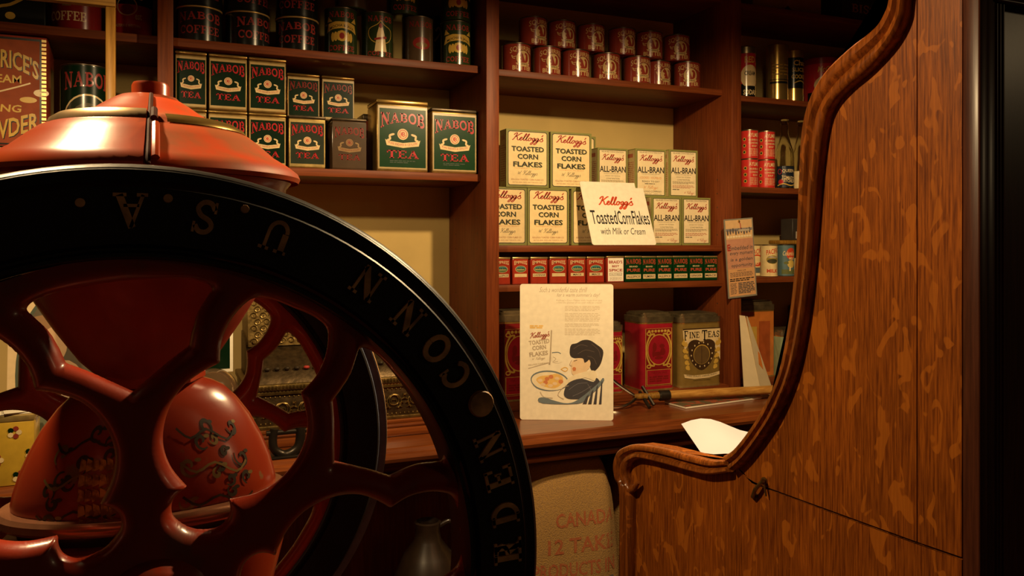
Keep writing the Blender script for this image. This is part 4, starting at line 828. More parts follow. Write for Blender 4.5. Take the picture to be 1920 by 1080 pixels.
LN([(1062, 722), (1050, 726), (1040, 740), (1052, 748)], .0016, PG); LN([(1004, 734), (1012, 744), (1030, 746)], .0014, PG)
for q in range(4): PL([(1098 + q * 10, 742 - q * 9), (1103 + q * 9, 738 - q * 9), (1098 + q * 10, 757), (1090 + q * 11, 757)], NAVY, 0)
mb = MB().prism(arc(W / 2 - .008, H - .008, .008, .008, 0, 90, 4) + arc(-W / 2 + .008, H - .008, .008, .008, 90, 180, 4) + arc(-W / 2 + .008, .008, .008, .008, 180, 270, 4) + arc(W / 2 - .008, .008, .008, .008, 270, 360, 4), lambda u, v, d: (u, d, v), 0, .003, PAP)
t = thing('poster', 'large cream standing card showing a dark haired child eating from a bowl, on the counter', 'poster', tuple((bl + br) / 2), yw, None, [('card', mb.build('card')), ('print', a.flat('print'))])
ob('easel_strut', MB().prism([(-.03, .02), (.03, .02), (.02, .30), (-.02, .30)], lambda u, v, d: (u, d + (.30 - v) * .42, v), .004, .007, CARD).build('easel_strut'), t)
# cash register
YG = 2.26; gx0, gx1 = at(462, 0, YG).x, at(835, 0, YG).x; gw = gx1 - gx0; gy1 = 2.62
t = thing('cash_register', 'ornate old brass cash register on a wooden base, behind the mill wheels', 'cash register', ((gx0 + gx1) / 2, YG, ZC))
hb = .045
ob('wooden_base', MB().box((-gw / 2 - .03, -.03, 0), (gw / 2 + .03, .36, hb * .5), CTW, .005).box((-gw / 2 - .02, -.02, hb * .5), (gw / 2 + .02, .35, hb * .75), CTW, .006).box((-gw / 2 - .012, -.012, hb * .75), (gw / 2 + .012, .34, hb), CTW, .004).build('wooden_base'), t)
zt = .15; dr = MB().box((-gw / 2, 0, hb), (gw / 2, .33, zt), BRASSD, .004)
dr.box((-gw / 2 - .004, -.006, zt - .012), (gw / 2 + .004, .0, zt), BRASS, .002).box((-gw / 2 - .004, -.006, hb), (gw / 2 + .004, .0, hb + .01), BRASS, .002)
ob('cash_drawer', dr.build('cash_drawer'), t)
orn = MB(); zc_ = (hb + zt) / 2
for k in range(44):
    x = -gw / 2 + .012 + k * (gw - .024) / 43
    for zz in (hb + .016, zt - .018): orn.lathe([(0, -.003), (.0022, -.002), (.0028, 0)], BRASS, 6, (x, 0, zz), 'Y')
nm = 9
for k in range(nm):
    cx = -gw / 2 + (k + .5) * gw / nm
    for sg in (-1, 1):
        sp = [(cx + sg * (.003 + .020 * q / 16) * math.cos(q * .62 + .5), -.003, zc_ + (.002 + .022 * q / 16) * math.sin(q * .62 + .5)) for q in range(17)]
        orn.tube(sp, [.0010 + .0014 * q / 16 for q in range(17)], BRASS, 6)
        for q in range(4): orn.tube([(cx + sg * (.008 + .006 * q), -.002, zc_ - .02 + .011 * q), (cx + sg * (.018 + .006 * q), -.004, zc_ - .014 + .011 * q), (cx + sg * (.024 + .004 * q), -.002, zc_ - .02 + .012 * q)], [.001, .003, .001], BRASS, 6)
ob('scrollwork', orn.build('scrollwork'), t, 'raised brass scrollwork panel'); t.children[-1]['kind'] = 'stuff'
lg = MB().box((-gw / 2 - .006, -.010, zt), (gw / 2 + .006, .33, zt + .018), BRASS, .004)
for k in range(60): x = -gw / 2 + (k + .5) * gw / 60; lg.box((x - .0025, -.014, zt + .004), (x + .0025, -.009, zt + .014), BRASS, .001, 1)
ob('beaded_ledge', lg.build('beaded_ledge'), t)
kb = MB(); zk = zt + .018
kb.prism([(.0, zk), (.30, zk), (.30, zk + .12), (.15, zk + .10), (.02, zk + .03)], lambda u, v, d: (d, u, v), -gw / 2 + .01, gw / 2 - .01, BRASSD); ob('key_deck', kb.build('key_deck'), t)
for k in range(20):
    x = -gw / 2 + .03 + k * (gw - .06) / 19
    kk = MB().box((x - .003, .02, zk + .028), (x + .003, .10, zk + .036), TIND, .001).lathe([(.0, 0), (.008, 0), (.0085, .003), (.006, .006), (0, .006)], TIND if k % 5 else KRE, 12, (x, .022, zk + .036))
    ob('key', kk.build('key'), t)
bd = MB().prism([(.12, zk + .09), (.15, zk + .24), (.19, zk + .27), (.33, zk + .27), (.33, zk)], lambda u, v, d: (d, u, v), -gw / 2 + .015, gw / 2 - .09, BRASS); ob('cabinet', bd.build('cabinet'), t)
orn = MB()
for i in range(17):
    for j in range(8):
        cx = -gw / 2 + .032 + i * .0255 + .01 * (j % 2); q0 = j * .018 + .014; sg = 1 if (i + j) % 2 else -1
        sp = [(cx + sg * .011 * math.cos(q * .7) * (1 - q / 16), .118 + (q0 + .010 * math.sin(q * .7) * (1 - q / 16)) * .2, zk + .09 + q0 + .010 * math.sin(q * .7) * (1 - q / 16)) for q in range(12)]
        if cx < gw / 2 - .11: orn.tube(sp, [.0008 + .0012 * math.sin(q * .28) for q in range(12)], BRASS, 5)
ob('chased_front', orn.build('chased_front'), t); t.children[-1]['kind'] = 'stuff'
# green framed card, glass globe, portrait card, floral tin
p0, p1 = at(322, 700, 2.2), at(437, 697, 2.2); z1 = at(437, 560, 2.2).z; z0 = at(437, 697, 2.2).z
t = thing('framed_card', 'dark green card in a white frame standing on the counter left of the register', 'framed card', ((p0.x + p1.x) / 2, 2.2, ZC)); ww = p1.x - p0.x
ob('frame', MB().box((-ww / 2, 0, z0 - ZC), (ww / 2, .008, z1 - ZC), KW, .001).build('frame'), t); ob('picture', MB().box((-ww / 2 + .008, -.001, z0 - ZC + .009), (ww / 2 - .008, 0, z1 - ZC - .008), LG).build('picture'), t)
ob('stand', MB().box((-.04, .0, 0), (.04, .01, z0 - ZC + .001), IRON, .002).box((-.06, -.03, 0), (.06, .05, .006), IRON, .002).build('stand'), t)
p = at(402, 738, 2.02)
GLB = mat('smoky_globe', (.20, .12, .06), .06, .6, .1, 10, coat=.6)
t = thing('glass_globe', 'smoky glass globe on a small stand left of the register', 'globe', (p.x, 2.02, YCF and ZC + 0)); t.location = (p.x, 2.11, ZC + .0006)
hz = at(402, 738, 2.11).z - ZC; R = .062
ob('globe', MB().lathe([(R * math.sin(math.radians(q * 9)), hz - R * math.cos(math.radians(q * 9))) for q in range(21)], GLB, 32).build('globe'), t)
ob('stand', MB().lathe([(0, 0), (.05, 0), (.05, .008), (.02, .02), (.014, .05), (.02, hz - R + .006), (0, hz - R + .006)], IRON, 24).build('stand'), t)
p0, p1 = at(10, 800, 2.25), at(190, 800, 2.25); W = p1.x - p0.x; H = .50
t = thing('portrait_card', 'cream card with oval picture of a person and white flowers, far left', 'picture card', ((p0.x + p1.x) / 2, 2.25, ZC), 0, None, rx=-.1)
a = Art(); PC = ink('portrait_cream', (.70, .52, .28)); a.rect(-W / 2, 0, W / 2, H, PC); ox, oz = .0, .23
a.ell(ox, oz, W * .42, .2, ink('oval_green', (.06, .08, .05)), 36).ell(ox, oz, W * .39, .188, ink('oval_brown', (.10, .075, .04)), 36)
a.poly([(ox + x, oz + z) for x, z in smooth([(-.085, -.10), (-.06, -.02), (-.03, .02), (.03, .03), (.07, -.02), (.09, -.1), (.0, -.16)], 3, True)], ink('portrait_skin', (.60, .38, .20)))
a.ell(ox - .03, oz + .085, .05, .06, ink('portrait_hair', (.28, .15, .06)), 20).ell(ox - .005, oz + .07, .03, .045, ink('portrait_skin', (.60, .38, .20)), 18)
a.poly([(ox + x, oz + z) for x, z in smooth([(-.095, -.10), (-.05, -.075), (.02, -.09), (.09, -.1), (.03, -.175), (-.05, -.165)], 3, True)], ink('portrait_sage', (.14, .15, .09)))
for x, z in ((.01, -.08), (.03, -.06), (.05, -.09), (.0, -.11), (.035, -.12), (.06, -.07)): a.ell(ox + x, oz + z, .018, .018, ink('blossom', (.68, .56, .38)), 12)
a.poly([(ox - .01, oz - .03), (ox + .012, oz - .04), (ox + .008, oz - .065), (ox - .004, oz - .055)], KDG)
ob('card', MB().box((-W / 2, 0, 0), (W / 2, .004, H), PC).build('card'), t); ob('print', a.flat('print'), t)
ob('easel_strut', MB().prism([(-.03, 0), (.03, 0), (.02, .3), (-.02, .3)], lambda u, v, d: (u, d + (.30 - v) * .35, v + (.3 - v) * .04), .005, .008, CARD).build('easel_strut'), t)
YLT = lac('yellow_tin', (.48, .30, .03), .3)
p0, p1 = at(-20, 0, 2.12), at(64, 0, 2.12); W = p1.x - p0.x; zt = at(30, 778, 2.12).z - ZC
b, l = rect_tin(W, .09, zt, YLT, DGOLD, .1, .003)
t = thing('floral_tin', 'yellow tin with flower bouquets at far left on the counter', 'tin', ((p0.x + p1.x) / 2, 2.165, ZC), 0, None, [('tin_body', b), ('tin_lid', l)])
a = Art()
for x, z in ((.005, .06), (.04, .035), (-.03, .03), (.015, .01)):
    for q in range(5): a.ell(x + .009 * math.cos(q * 1.257), z * zt / .08 + .009 * math.sin(q * 1.257), .006, .006, (LCR, LRB, LG)[q % 3], 8)
ob('tin_label', a.flat('tin_label', -.0465), t)
for i, (dx, rz) in enumerate(((0, .05), (.012, .22))):
    mb = MB().box((-.05, -.035, 0), (.05, .035, .0035), KW, .0006, 1)
    thing('paper_slip', ('flat white paper slip lying on the yellow floral tin', 'white paper slip lying askew on top of the other slip')[i], 'paper', ((p0.x + p1.x) / 2 + .015 + dx, 2.155, ZC + zt + .0005 + i * .004), rz, None, [('sheet', mb.build('sheet'))])
# iron hook clamp at the counter edge
p = at(538, 838, 2.0)
t = thing('iron_clamp', 'dark iron double lug clamp fixed on the counter edge behind the mill', 'clamp', (at(538, 0, 2.12).x, 2.13, ZC))
mb = MB().tube(smooth([(-.030, 0, .075), (-.034, 0, .045), (-.028, 0, .02), (0, 0, .006), (.028, 0, .02), (.036, 0, .05), (.034, 0, .09)], 4), [.011] * 12 + [.013] * 13, IRON, 12); ob('yoke', mb.build('yoke'), t)
ob('pin', MB().tube([(-.05, 0, .065), (.05, 0, .065)], .007, IRON, 12).build('pin'), t); ob('base_plate', MB().box((-.04, -.02, 0), (.04, .03, .006), IRON, .002).build('base_plate'), t)
# ------------------------------------------------------------------ coffee mill
MX, MZ = -.018, YE - .2625; YW, YR = .62, 1.088; RW = .3205; YM = .855
mill = thing('coffee_mill', 'large red coffee mill with two black rimmed flywheels, raised maker lettering and red hopper', 'coffee mill', (MX, YM, 0))
def polp(l, a0): return [(r * RW * .972 * math.cos(math.radians(a0 + d)), r * RW * .972 * math.sin(math.radians(a0 + d))) for r, d in l]
def both(half): return half + [(r, -d) for r, d in half[::-1] if abs(d) > .01]
HB = both([(.755, 0), (.756, 4), (.748, 7.2), (.722, 9.0), (.68, 10.5), (.63, 11.2), (.578, 10.4), (.55, 14.0), (.515, 17.8), (.47, 20.6), (.42, 22.2), (.37, 22.0), (.32, 18.5), (.279, 10.6), (.262, 14.2), (.24, 16.4), (.212, 15.0), (.193, 8), (.187, 0)])
HA = both([(.765, 0), (.765, 8), (.764, 12.5), (.752, 14.8), (.73, 14.4), (.69, 13.1), (.65, 12.5), (.608, 12.2), (.575, 8.6), (.545, 5.2), (.508, 0)])
def catm(pts, sharp):
    """smooth closed outline that keeps the listed corners sharp"""
    n = len(pts); out = []
    for i in range(n):
        p1, p2 = pts[i], pts[(i + 1) % n]
        p0 = p1 if i in sharp else pts[i - 1]; p3 = p2 if (i + 1) % n in sharp else pts[(i + 2) % n]
        for q in range(4):
            t = q / 4
            out.append(tuple(.5 * (2 * p1[d] + (p2[d] - p0[d]) * t + (2 * p0[d] - 5 * p1[d] + 4 * p2[d] - p3[d]) * t * t + (3 * p1[d] - p0[d] - 3 * p2[d] + p3[d]) * t ** 3) for d in (0, 1)))
    return out
def spoke_mesh():
    """cast spoke web with rounded edges: thickness follows the distance to the nearest opening, one 60 degree sector repeated six times"""
    import numpy as np
    holes = []
    cB = {i for i, (r, d) in enumerate(HB) if r in (.578, .279)}; cA = {i for i, (r, d) in enumerate(HA) if r in (.608, .508)}
    for k in (-1, 0, 1, 2): holes.append(np.array(catm(polp(HA, 30 + 60 * k), cA)))
    for k in (-1, 0, 1, 2): holes.append(np.array(catm(polp(HB, 60 * k), cB)))
    nr, na = 150, 168; r0, r1 = .030, RW * .80
    rr = np.linspace(r0, r1, nr + 1); aa = np.radians(np.linspace(0, 60, na + 1))
    Xg = (rr[:, None] * np.cos(aa)).ravel(); Yg = (rr[:, None] * np.sin(aa)).ravel()
    D = np.full(Xg.shape, 1.); inside = np.zeros(Xg.shape, bool)
    for H in holes:
        A = H; B_ = np.roll(H, -1, 0)
        for a_, b_ in zip(A, B_):
            e = b_ - a_; l2 = max((e ** 2).sum(), 1e-12); t = np.clip(((Xg - a_[0]) * e[0] + (Yg - a_[1]) * e[1]) / l2, 0, 1)
            D = np.minimum(D, np.hypot(Xg - a_[0] - t * e[0], Yg - a_[1] - t * e[1]))
        x1, y1, x2, y2 = A[:, 0], A[:, 1], B_[:, 0], B_[:, 1]; ins = np.zeros(Xg.shape, bool)
        for q in range(len(A)):
            cr = (y1[q] > Yg) != (y2[q] > Yg)
            if y1[q] != y2[q]: ins ^= cr & (Xg < (x2[q] - x1[q]) * (Yg - y1[q]) / (y2[q] - y1[q]) + x1[q])
        inside |= ins
    D = np.where(inside, -D, D); P = list(zip(Xg.tolist(), Yg.tolist())); D = D.tolist(); bb, HH = .0135, .0135
    vid = {}; V2 = []; F2 = []
    def node(k):
        if k not in vid:
            vid[k] = len(V2)
            if isinstance(k, tuple):
                a_, b_ = k; t = D[a_] / (D[a_] - D[b_]); V2.append((P[a_][0] + t * (P[b_][0] - P[a_][0]), P[a_][1] + t * (P[b_][1] - P[a_][1]), 0.))
            else: u = min(max(D[k], 0) / bb, 1); V2.append((P[k][0], P[k][1], HH * math.sqrt(1 - (1 - u) ** 2)))
        return vid[k]
    for i in range(nr):
        for j in range(na):
            q = (i * (na + 1) + j, (i + 1) * (na + 1) + j, (i + 1) * (na + 1) + j + 1, i * (na + 1) + j + 1)
            if all(D[k] <= 0 for k in q): continue
            out = []
            for n_ in range(4):
                a_, b_ = q[n_], q[(n_ + 1) % 4]
                if D[a_] > 0: out.append(node(a_))
                if (D[a_] > 0) != (D[b_] > 0): out.append(node((min(a_, b_), max(a_, b_))))
            if len(out) > 2: F2.append(tuple(out))
    vs = []; fs = []
    for k in range(6):
        ca, sa = math.cos(k * math.pi / 3), math.sin(k * math.pi / 3)
        for sg in (-1, 1):
            o = len(vs); vs += [(x * ca - y * sa, sg * h, x * sa + y * ca) for x, y, h in V2]
            fs += [tuple(n + o for n in (f if sg < 0 else f[::-1])) for f in F2]
    mb = MB(); mb.add(vs, fs, REDS)
    mb.lathe([(.0, -.030), (.028, -.030), (.034, -.026), (.036, -.016), (.040, -.0125), (.040, .02), (0, .02)], REDS, 40, axis='Y')
    me = mb.build('spokes', 60, False)
    b = bmesh.new(); b.from_mesh(me); bmesh.ops.remove_doubles(b, verts=b.verts[:], dist=1e-6); b.to_mesh(me); b.free()
    me.set_sharp_from_angle(angle=math.radians(70)); return me
SPK = spoke_mesh()
def rim(stripe):
    R = RW
    p = [(.785, .024), (.785, -.012), (.792, -.018), (.800, -.018), (.806, -.013), (.812, -.013), (.820, -.018), (.945, -.018), (.955, -.012), (.962, -.010), (.985, -.010), (.994, -.007), (1.0, .0), (1.0, .024), (.994, .030), (.79, .030)]
    mb = MB().lathe([(r * R, y) for r, y in p], BLK, 144, axis='Y', closed=True)
    if stripe: mb.lathe([(.955 * R, -.0125), (.960 * R, -.0106), (.988 * R, -.0106), (.9885 * R, -.010)], BLUE, 144, axis='Y').lathe([(.994 * R, -.0072), (1.0002 * R, -.0002), (1.0003 * R, .002)], BRZ, 144, axis='Y')
    else: mb.lathe([(.990 * R, -.0086), (1.0 * R, -.0002), (1.0004 * R, .006)], mat('rubbed_edge', (.05, .028, .014), .35, .3, .4, 30), 144, axis='Y')
    return mb.build('rim', 30)
for nm, Y, rot, st in (('flywheel', YW, 2.6, False), ('flywheel', YR, -9.5, True)):
    fw = ob(nm, rim(st), mill, None if not st else 'black rear wheel rim with a blue grey stripe', (-.022 if st else -.008, Y - YM + .018, MZ))
    sp = ob('spokes', SPK, fw, None, (0 if st else .0165, 0, -.001)); sp.rotation_euler = (0, -math.radians(rot + 63), 0)
    if not st: front = fw
# raised lettering on the front rim
LT = MB()
def raised():
    global LT
    ob('raised_letter', LT.build('raised_letter', 30, False), front); LT = MB()
WX = MX - .008
def letter(ch, px, py, scale=1.):
    q = at(px, py, YW); a_ = math.atan2(q.z - MZ, q.x - WX); rr = RW * .893; hgt = RW * .072 * scale
    vs, fs = serif_mesh(ch); wd = hgt * GL[ch][0] * .92
    bx, bz = math.cos(a_), math.sin(a_)                              # outward; letter tops point to the hub
    def P(u, v, d): x, y = (u - .5) * wd, (v - .5) * hgt; return (bx * (rr - y) - bz * x, -.018 - d, bz * (rr - y) + bx * x)
    for f in fs:
        n = len(f); LT.add([P(*vs[i], 0) for i in f] + [P(*vs[i], .0022) for i in f], [tuple(range(n, 2 * n))] + [(i, (i + 1) % n, (i + 1) % n + n, i + n) for i in range(n)], BRZ)
    raised()
def dot(px, py, rd):
    q = at(px, py, YW); LT.lathe([(0, -.0025), (rd * .9, -.0025), (rd, 0)], BRZ, 20, (q.x - WX, -.018, q.z - MZ), 'Y'); raised()
for ch, px, py in (('A', 245, 400), ('S', 384, 407), ('U', 519, 440), ('N', 690, 528), ('N', 768, 590), ('O', 830, 642), ('C', 862, 696), ('N', 922, 832), ('E', 943, 892), ('D', 958, 958), ('I', 963, 1022)): letter(ch, px, py, 1.05)
def letter_ang(ch, a_):
    q = Vector((WX + RW * .893 * math.cos(math.radians(a_)), YW, MZ + RW * .893 * math.sin(math.radians(a_))))
    zc = q.x * s + q.y * c; letter(ch, 960 + F * (q.x * c - q.y * s) / zc, HY - F * (q.z - YE) / zc, 1.05)
for ch, a_ in (('R', 1.0), ('E', -6.0), ('M', -13.0)): letter_ang(ch, a_)
for px, py in ((150, 380), (315, 372), (459, 392)): dot(px, py, .0032)
dot(902, 757, .0113)
ob('hub_bolt', MB().lathe([(0, -.046), (.011, -.045), (.014, -.041), (.014, -.03), (.0, -.03)], IRON, 6, axis='Y').build('hub_bolt', 20), front)
# axle
ob('axle', MB().tube([(-.008, YW - YM + .01, MZ), (-.022, YR - YM + .04, MZ)], .017, IRON, 24).build('axle'), mill)
# hopper lid in two halves
zr = YE + .067
lidp = [(.139, -.006), (.141, -.002), (.139, .003), (.130, .010), (.116, .0185), (.103, .030), (.092, .0385), (.083, .0425), (.080, .0455), (.074, .0500), (.070, .0505), (.066, .050), (.058, .0535), (.046, .060), (.036, .067), (.028, .072), (.024, .074)]
def half(prof, a0, a1, m, n=40):
    vs = []; fs = []; k = len(prof)
    for j in range(n + 1):
        a = math.radians(a0 + (a1 - a0) * j / n); vs += [(r * math.cos(a), r * math.sin(a), z) for r, z in prof]
    for j in range(n):
        for i in range(k - 1): fs.append((j * k + i, (j + 1) * k + i, (j + 1) * k + i + 1, j * k + i + 1))
    return vs, fs, m
LIDL = mat('polished_worn_lid', (.40, .062, .014), .26, .0, .2, 16, coat=0, bump=.08, col2=(.42, .040, .006), thr=(.40, .62))
mb = MB(); mb.add(*half([(r + .003, z + .002) for r, z in lidp], 92, 269, LIDL)); mb.add(*half([(.0885, .0435), (.0865, .0485), (.080, .053), (.0755, .0525)], 92, 269, mat('worn_bead', (.55, .38, .2), .28, .8, .3, 30)))
lh = ob('lid_half', mb.build('lid_half'), mill, 'worn shiny left lid half', (0, 0, zr))
mb = MB(); mb.add(*half(lidp, -91, 92, REDL)); mb.add(*half([(.088, .0412), (.0865, .0445), (.078, .0495), (.0745, .0505)], -80, 88, GOLD))
ob('lid_half', mb.build('lid_half'), mill, 'bright red right lid half with a gilt band', (0, 0, zr))
ob('lid_knob', MB().lathe([(.026, .071), (.024, .0745), (.0178, .0765), (.0170, .078), (.0170, .0865), (.0155, .0895), (.0, .0900)], LIDL, 32, (0, 0, zr)).lathe([(.0262, .066), (.0275, .0715), (.024, .0755)], REDL, 32, (0, 0, zr)).build('lid_knob'), mill)
SEAM = mat('seam_dark_red', (.05, .014, .008), .7, 0, .3, 60, spec=.1)
sp = [(0.001, -r - .0025, zr + z + .0005) for r, z in lidp[1:]]
ob('lid_hinge', MB().tube(sp, .0021, SEAM, 8).tube([(.006, -.098, zr + .037), (.0065, -.130, zr + .016), (.0065, -.140, zr + .004)], .0035, LIDL, 8).tube([(.0045, -.076, zr + .053), (.0045, -.092, zr + .043)], .003, SEAM, 8).build('lid_hinge'), mill)
# hopper, neck
HOP = mat('hopper_red', (.34, .028, .014), .4, 0, .2, 20, coat=.2)
ob('hopper', MB().lathe([(.130, .002), (.132, -.006), (.127, -.012), (.126, -.03), (.114, -.075), (.098, -.12), (.083, -.145), (.062, -.176), (.046, -.192), (.044, -.20), (.0, -.20)], HOP, 56, (0, 0, zr)).build('hopper'), mill)
# grinding dome
dp = [(.040, -.128), (.050, -.133), (.057, -.1355), (.067, -.141), (.079, -.153), (.092, -.171), (.103, -.192), (.111, -.212), (.1155, -.228), (.1175, -.238), (.117, -.243)]; DSY = .60
DOME = mat('dome_red_worn', (.30, .030, .008), .28, 0, .2, 22, coat=.4, bump=.12, col2=(.20, .12, .05), thr=(.66, .70))
ob('grinding_dome', MB().lathe([(r, z) for r, z in dp], DOME, 64, (0, 0, YE), sy=DSY).build('grinding_dome', 60), mill)
ob('neck', MB().lathe([(.050, -.118), (.050, -.131), (.038, -.134), (.0, -.134)], RED, 8, (0, 0, YE)).build('neck', 20), mill)
ob('dome_flange', MB().lathe([(.116, -.242), (.126, -.2425), (.130, -.246), (.130, -.252), (.126, -.2555), (.110, -.256)], mat('bare_worn_lip', (.50, .22, .12), .25, .7, .3, 20), 64, (0, 0, YE), sy=DSY + .02).build('dome_flange'), mill)
def dome_pt(u, v, d):
    z = -.14 - v
    for (r0, z0), (r1, z1) in zip(dp, dp[1:]):
        if z1 <= z <= z0: r = r0 + (r1 - r0) * (z0 - z) / (z0 - z1) + d + .0006; break
    else: r = .118
    a = -math.pi / 2 + u / .115; return (r * math.cos(a), (r * DSY - (1 - DSY) * 0) * math.sin(a), YE + z)
GILT = mat('worn_gilt', (.20, .10, .025), .4, .6, .3, 120, col2=(.55, .36, .08), thr=(.45, .6)); SOOT = mat('dark_scroll', (.035, .022, .010), .45, 0, .2, 60); OCH = mat('ochre_line', (.22, .14, .04), .45, .3, .2, 60)
for sg, off in ((1, .062), (-1, -.062)):
    a = Art(); rr = random.Random(11 + sg)
    for k in range(15):
        cx, cz = off + rr.uniform(-.032, .036) * 1., .030 + .085 * k / 15 + rr.uniform(-.006, .006); R0 = rr.uniform(.004, .0095); t0 = rr.uniform(0, 6); w_ = rr.choice((1, -1))
        a.line([(cx + R0 * (.15 + q / 11) * math.cos(t0 + w_ * q * .6), cz + R0 * (.15 + q / 11) * math.sin(t0 + w_ * q * .6)) for q in range(12)], [.0012 + .0026 * math.sin(math.pi * q / 33) for q in range(34)], (SOOT, SOOT, OCH)[k % 3])
        a.ell(cx + R0, cz - R0 * .5, .0035, .0018, (SOOT, OCH)[k % 2], 10)
    for q in range(3): a.line([(off - sg * .034, .030 + q * .03), (off - sg * .02, .040 + q * .03), (off, .034 + q * .03), (off + sg * .022, .046 + q * .03), (off + sg * .038, .038 + q * .03)], .0022, (SOOT, OCH)[q % 2])
    if sg < 0:
     for k in range(25):
        x, z = -.060 + .0065 * (k % 5) - .004 + .002 * (k // 5), .050 + .0125 * (k // 5); a.poly([(x, z), (x + .0055, z + .002), (x + .0075, z + .009), (x + .001, z + .0115)], GILT)
    mb = MB(); a.into(mb, lambda u, v, d: dome_pt(u, v, d)); ob('painted_scroll', mb.build('painted_scroll', fix=False), mill)
# body and pedestal under the dome
ob('pedestal', MB().lathe([(.0, -.268), (.122, -.268), (.128, -.275), (.125, -.30), (.110, -.36), (.085, -.42), (.080, -.60), (.09, -.80), (.12, -1.0), (.19, -1.22), (.23, -1.30), (.24, -1.33), (.24, -1.36), (0, -1.36)], RED, 48, (0, 0, YE), sy=.7).lathe([(.09, -.27), (.112, -.268), (.112, -.25)], IRON, 48, (0, 0, YE), sy=.58).build('pedestal'), mill)
for yy in (YW - YM + .05, YR - YM - .05):
    ob('bearing', MB().lathe([(.019, -.03), (.030, -.03), (.032, -.026), (.032, .026), (.030, .03), (.019, .03)], RED, 28, (0, yy, MZ), 'Y').box((-.022, yy - .024, MZ - .16), (.022, yy + .024, MZ - .028), RED, .006).tube([(0, yy, MZ - .14), (0, yy * .5, MZ - .19), (0, 0, MZ - .21)], [.022, .026, .04], RED, 14).build('bearing'), mill)

# ------------------------------------------------------------------ roll-top desk
XD = .85; YBK = atx(1804, 0, XD).y; TW = 1.05
yz = lambda px, py: (lambda p: (p.y, p.z))(atx(px, py, XD))
Oup = [(1686, -70), (1678, 0), (1670, 25), (1650, 55), (1600, 95), (1555, 140), (1527, 190), (1513, 250), (1508, 350), (1503, 480), (1490, 600), (1470, 700), (1440, 765), (1415, 805), (1385, 842), (1367, 853)]
Iup = [(1720, -70), (1712, 2), (1706, 40), (1682, 85), (1640, 132), (1600, 166), (1572, 198), (1557, 240), (1545, 335), (1534, 480), (1520, 600), (1500, 695), (1471, 768), (1441, 817), (1410, 858), (1386, 881)]
Olo = [(1169, 1080), (1170, 925), (1161, 895), (1158, 868), (1166, 846), (1185, 835), (1205, 832), (1250, 839), (1300, 852), (1340, 861), (1366, 861)]
Ilo = [(1191, 1080), (1193, 935), (1187, 905), (1183, 886), (1188, 870), (1198, 862), (1212, 859), (1250, 867), (1300, 881), (1338, 889), (1380, 884)]
desk = thing('roll_top_desk', 'quarter sawn oak roll top desk with S curved side, seen from its left side', 'desk', (XD, YBK, 0))
inv = lambda y, z: (y - YBK, z)
ft = yz(1169, 1080); seam = [yz(1378, 872), yz(1398, 892), yz(1410, 904), yz(1434, 914), yz(1716, 1017), yz(1803, 1047)]
gap = .0016
up_poly = [yz(*p) for p in Oup] + [(y, z + gap) for y, z in seam] + [(YBK, yz(1803, -70)[1])]
lo_poly = [(ft[0], 0)] + [yz(*p) for p in Olo] + [(y, z - gap) for y, z in seam] + [(YBK, 0)]
f = lambda u, v, d: (d, u - YBK, v)
zs = yz(1716, 1017)[1]; ys = yz(1720, 700)[0]
# upper side: two boards meeting at a fine gap
def clip(poly, ycut, keep_less):
    out = []; n = len(poly)
    for i in range(n):
        a_, b_ = poly[i], poly[(i + 1) % n]; ia, ib = ((p[0] < ycut) == keep_less for p in (a_, b_))
        if ia: out.append(a_)
        if ia != ib: t = (ycut - a_[0]) / (b_[0] - a_[0]); out.append((ycut, a_[1] + t * (b_[1] - a_[1])))
    return out
ob('upper_side', MB().prism(clip(up_poly, ys + .0012, False), f, 0, .024, OAK).build('upper_side', 30), desk)
ob('upper_side', MB().prism(clip(up_poly, ys - .0004, True), f, 0, .024, OAK).build('upper_side', 30), desk)
ob('lower_side', MB().prism(lo_poly, f, 0, .024, OAK).build('lower_side', 30), desk)
def moulding(O, I):
    O = smooth([yz(*p) for p in O], 4); I = smooth([yz(*p) for p in I], 4)
    sec = [(0, .0), (0, -.010), (.10, -.014), (.34, -.015), (.44, -.0105), (.50, -.0075), (.56, -.0105), (.66, -.0165), (.86, -.018), (.97, -.014), (1, -.009), (1, 0)]
    n = len(sec); vs = []; fs = []
    for a_, b_ in zip(O, I):
        for t, x in sec: vs.append((x, a_[0] + (b_[0] - a_[0]) * t - YBK, a_[1] + (b_[1] - a_[1]) * t))
    for i in range(len(O) - 1):
        for j in range(n - 1): fs.append((i * n + j, i * n + j + 1, (i + 1) * n + j + 1, (i + 1) * n + j))
    fs += [tuple(range(n)), tuple((len(O) - 1) * n + j for j in range(n))[::-1]]
    return MB().add(vs, fs, OAKM)
ob('curved_moulding', moulding(Oup, Iup).build('curved_moulding', 50), desk)
mb = moulding(Olo, Ilo); a_ = yz(1169, 1080); b_ = yz(1191, 1080)
mb.prism([(a_[0], 0), (a_[0], a_[1]), (b_[0], b_[1]), (b_[0], 0)], lambda u, v, d: (d, u - YBK, v), -.014, 0, OAKM)
v0, v1, v2 = yz(1188, 920), yz(1199, 914), yz(1207, 903)
mb.tube([(-.010, v0[0] - YBK, v0[1]), (-.012, v1[0] - YBK, v1[1]), (-.012, v2[0] - YBK, v2[1])], [.006, .0065, .0035], OAKM, 10); ob('curved_moulding', mb.build('curved_moulding', 50), desk)
